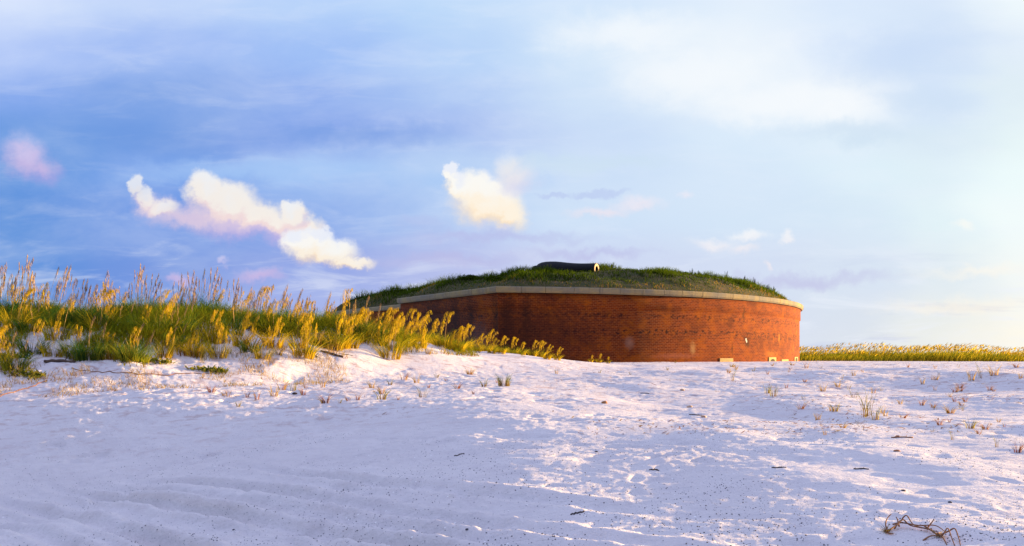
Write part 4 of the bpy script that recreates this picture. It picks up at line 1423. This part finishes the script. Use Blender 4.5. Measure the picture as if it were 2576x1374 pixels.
# the scattered bands
kinds = ['red', 'gold', 'red', 'green', 'red']
for i in range(30):
    c = 520 + 740 * (i + .5) / 30 + random.uniform(-10, 10)
    r = np.interp(c, [520, 900, 1260], [1008, 996, 968]) + random.uniform(-34, 24)
    kd = kinds[i % 5]
    sprig(kd, c, r, random.uniform(9, 30), '%s%s sprig from the left in the left sprig band' % (ORD[i] if i < 20 else ORD[i - 20].strip() + ' past the twentieth ' if ORD[i - 20] else 'first past the twentieth ', {'red': 'reddish', 'gold': 'dry golden', 'green': 'green'}[kd]))
for i in range(52):
    c = random.uniform(1960, 2570)
    r = 925 + 175 * random.random() ** 1.4
    kd = ['red', 'red', 'gold', 'wispy'][i % 4]
    lk = {'red': 'reddish', 'gold': 'dry golden', 'wispy': 'thin wispy'}[kd]
    sprig(kd, c, r, random.uniform(10, 20), 'small %s sprig on the right sand, one of the scattered low ones' % lk)
for i in range(16):
    c = random.uniform(1500, 2020)
    r = random.uniform(912, 945)
    kd = ['green', 'gold', 'red'][i % 3]
    sprig(kd, c, r, random.uniform(6, 12), 'tiny %s sprig on the sand close before the brick wall' % {'green': 'green', 'gold': 'golden', 'red': 'reddish'}[kd])
for i in range(20):
    c = 150 + 820 * (i + .5) / 20 + random.uniform(-15, 15)
    r = np.interp(c, [0, 500, 800, 1000], [895, 893, 872, 866]) + random.uniform(-10, 14)
    kd = ['gold', 'wispy', 'green', 'gold'][i % 4]
    sprig(kd, c, r, random.uniform(22, 50), '%s%s sprig from the left along the foot of the dune' % (ORD[i], {'gold': 'dry golden', 'wispy': 'thin wispy', 'green': 'green'}[kd]))


# ------------------------------------------------------------------ dead root tangle at the lower right
def root_tangle():
    x0, y0, z0 = at_pix(2290, 1338)
    root = empty('dead_root', (x0, y0, z0))
    tag(root, 'tangle of dry brown roots lying on the lit sand at the lower right', 'dead root')
    sc = 2022.5

    def P(c, r, lift):
        """point over the sand: bearing column c, sand row r, lifted"""
        X, Y, Z = at_pix(c, r)
        return np.array((X - x0, Y - y0, Z - z0 + lift))
    strands = [
        [(2232, 1340, .01), (2228, 1334, .05), (2232, 1328, .08), (2242, 1326, .11)],
        [(2236, 1338, .01), (2262, 1330, .05), (2280, 1327, .10), (2300, 1334, .04), (2345, 1338, .02)],
        [(2246, 1332, .04), (2268, 1330, .05), (2310, 1334, .04), (2352, 1338, .05), (2375, 1346, .03)],
        [(2250, 1336, .02), (2270, 1332, .08), (2290, 1331, .03), (2330, 1340, .03), (2360, 1350, .03)],
        [(2325, 1335, .04), (2345, 1346, .03), (2362, 1354, .02), (2372, 1358, .04), (2384, 1358, .09), (2394, 1366, .04), (2402, 1374, .0)],
        [(2362, 1354, .02), (2386, 1352, .05), (2402, 1356, .08), (2412, 1366, .03), (2416, 1374, .0)],
        [(2360, 1352, .03), (2374, 1362, .02), (2382, 1372, .0)],
        [(2332, 1336, .02), (2344, 1330, .05), (2350, 1328, .07)],
        [(2262, 1330, .02), (2258, 1326, .06), (2254, 1324, .08)],
        [(2225, 1340, .01), (2238, 1346, .01), (2248, 1346, .01)],
        [(2322, 1360, .0), (2340, 1356, .02), (2362, 1354, .02)],
    ]
    for i, s in enumerate(strands):
        pts = [P(*q) for q in s]
        fine = []
        for k in range(len(pts) - 1):
            p0, p1, p2, p3 = pts[max(k - 1, 0)], pts[k], pts[k + 1], pts[min(k + 2, len(pts) - 1)]
            for t in np.linspace(0, 1, 6)[:-1]:
                fine.append(0.5 * ((2 * p1) + (-p0 + p2) * t + (2 * p0 - 5 * p1 + 4 * p2 - p3) * t * t + (-p0 + 3 * p1 - 3 * p2 + p3) * t ** 3))
        fine.append(pts[-1])
        G = Geo(); G.tube(fine, np.linspace(0.0075, 0.0035, len(fine)), 0.5, 6)
        G.build('root_strand', M['root'], root, smooth=True)
    g = np.random.default_rng(77)
    for c, r in ((2362, 1352), (2230, 1340)):
        F = Geo()
        b = P(c, r, .0)
        for k in range(40):
            a = g.random() * 2 * pi; L = .03 + .06 * g.random()
            e = b + np.array((cos(a) * L, sin(a) * L, L * g.random() * .9))
            F.ribbon([b, (b + e) / 2 + (0, 0, .01), e], [.005, .006, .001], (-sin(a), cos(a), 0), g.random())
        F.build('root_fibres', M['sprig_gold'], root)


root_tangle()


# ------------------------------------------------------------------ sticks, pebbles, shells
def pebble(c, r, s, m, name, label, cat, seed, flat=0.5):
    x, y, z = at_pix(c, r)
    G = Geo()
    q = s / 2022.5 * y
    G.blob((0, 0, 0.3 * q * flat), (q, q * 0.8, q * flat), 0.5, seed, 2)
    o = G.build(name, M[m], smooth=True)
    o.location = (x, y, z)
    o.rotation_euler = (0, 0, seed * 1.3)
    tag(o, label, cat)


for i, (c, r, L, yaw, lb) in enumerate((
        (1454, 1293, 0.12, 0.05, 'short dark stick near the bottom centre of the sand'),
        (1646, 1184, 0.10, 0.2, 'short black stick on the sand right of the centre'),
        (2165, 1180, 0.16, -0.3, 'black stick on the lit sand below the wispy sprigs'),
        (2270, 1101, 0.34, 0.05, 'brown stick on the sand below the tall wispy pair'),
        (1622, 990, 0.30, -0.6, 'dark stick on the sand below the middle of the round wall'),
        (1750, 1045, 0.28, -0.5, 'dark slanted stick on the sand below the right half of the fort'),
        (1960, 1177, 0.16, 0.05, 'small black stick left of the lit patches at the lower right'),
        (870, 893, 0.5, 0.4, 'thin grey stick on sand beside the driftwood branch'),
        (1155, 1146, 0.16, 0.5, 'thin stick on the shaded sand of the hollow'))):
    o = log(c, r, L, 0.009 if L < .2 else 0.013, yaw, '', 40 + i, 'stick' if i != 3 else 'root')
    tag(o, lb, 'stick', 'sticks on the sand')

for i, (c, r, s, m, lb) in enumerate((
        (2256, 1440 - 1374 + 1070, 8, 'husk', 'reddish husk lying on the right sand left of the lone green sprig'),
        (1521, 1014, 9, 'husk', 'red brown husk on the sand below the brick wall'),
        (1770, 1050, 8, 'shell', 'orange shell on the sand below the right half of the fort'),
        (1735, 1025, 8, 'shell', 'tan shell just above the orange shell'),
        (2258, 1100, 7, 'husk', 'small husk by the brown stick under the wispy sprigs'),
        (1716, 982, 6, 'shell', 'yellow shell on the sand nearest the fort'),
        (742, 992, 7, 'stick', 'dark wood chip in the left sprig band'),
        (1500, 1138, 5, 'pebble', 'dark pebble left of the short black stick'),
        (1175, 1335, 5, 'pebble', 'dark pebble at the bottom of the shaded sand'),
        (2390, 1265, 6, 'pebble', 'dark pebble between the lit patches at the lower right'),
        (2272, 1236, 6, 'pebble', 'dark pebble at the near end of the left lit patch'),
        (588, 1335, 4, 'pebble', 'dark pebble among the wheel tracks'))):
    nm = {'husk': 'husk', 'shell': 'shell', 'stick': 'wood_chip', 'pebble': 'pebble'}[m]
    pebble(c, r, s, m, nm, lb, nm.replace('_', ' '), 60 + i)


def grit():
    """dark shell grit strewn over the near sand: uncountable"""
    g = np.random.default_rng(91)
    n = 15000
    c = g.random(n) * 2700 - 60
    Y = 6.3 + 9.5 * g.random(n) ** 1.6
    X = (c - 1288) / 2022.5 * Y
    dens = fbm(X * 0.5, Y * 0.5, 3, 231) + 0.10 * sst(X, -1, 4)
    k = dens > g.normal(0.08, 0.12, n)
    X, Y = X[k], Y[k]
    n = len(X)
    Z = terrain(X, Y)
    s = 0.003 + 0.007 * g.random(n) ** 3
    oc = np.array([(1, 0, 0), (-1, 0, 0), (0, 1, 0), (0, -1, 0), (0, 0, .8), (0, 0, -.8)], float)
    fc = np.array([(0, 2, 4), (2, 1, 4), (1, 3, 4), (3, 0, 4), (2, 0, 5), (1, 2, 5), (3, 1, 5), (0, 3, 5)])
    j = 1 + 0.5 * (g.random((n, 6, 3)) - .5)
    v = np.stack([X, Y, Z + 0.002], 1)[:, None, :] + oc[None] * j * s[:, None, None]
    f = (fc[None] + (np.arange(n) * 6)[:, None, None]).reshape(-1, 3)
    o = mesh_obj('shell_grit', v.reshape(-1, 3), f, M['pebble'])
    tag(o, 'fine dark grit strewn over the near sand', kind='stuff')


grit()


def litter():
    """dry reddish plant litter lying flat on the sand: uncountable"""
    g = np.random.default_rng(95)
    n = 9000
    Y = 12.5 + 34 * g.random(n) ** 1.3
    c = 380 + 2260 * g.random(n)
    X = (c - 1288) / 2022.5 * Y
    dens = fbm(X * 0.45, Y * 0.35, 3, 241) + 0.10 * sst(X, 2, 7)
    k = (dens > g.normal(0.10, 0.10, n)) & (np.hypot(X - CX, Y - CY) > R + 0.4) & ((c > 1350) | ((Y < 24) & (Y > 17.5)))
    X, Y = X[k], Y[k]
    n = len(X)
    L = 0.04 + 0.12 * g.random(n) ** 2
    a = g.random(n) * 2 * pi
    up = 0.25 * g.random(n)
    t = np.array([0, 0.5, 1.0])
    px_ = X[:, None] + np.cos(a)[:, None] * L[:, None] * t
    py_ = Y[:, None] + np.sin(a)[:, None] * L[:, None] * t
    pz_ = terrain(px_, py_) + 0.008 + up[:, None] * L[:, None] * t
    P3 = np.stack([px_, py_, pz_], 2)
    side = np.stack([-np.sin(a), np.cos(a), 0.5 * g.random(n)], 1)[:, None, :] * (0.004 + 0.008 * g.random(n))[:, None, None] * np.array([0.6, 1, 0.3])[None, :, None]
    v = np.stack([P3 - side, P3 + side], 2).reshape(-1, 3)
    f = (np.array([[0, 1, 3, 2], [2, 3, 5, 4]])[None] + (np.arange(n) * 6)[:, None, None]).reshape(-1, 4)
    o = mesh_obj('dry_litter', v, f, M['sprig_red'], attrs={'along': np.tile(np.repeat(t, 2), n), 'rnd': np.repeat(g.random(n), 6)})
    tag(o, 'dry reddish plant litter strewn over the sand before the fort', kind='stuff')


litter()

# prototypes never placed would sit at the origin: none may remain
for kd, lst in PROTO.items():
    for k, p in enumerate(lst):
        if (kd, k) not in USED:
            for ch in list(p.children_recursive) + [p]:
                bpy.data.objects.remove(ch)
for kd, lst in SP.items():
    for k, p in enumerate(lst):
        if (kd, k) not in SPU:
            bpy.data.objects.remove(p)
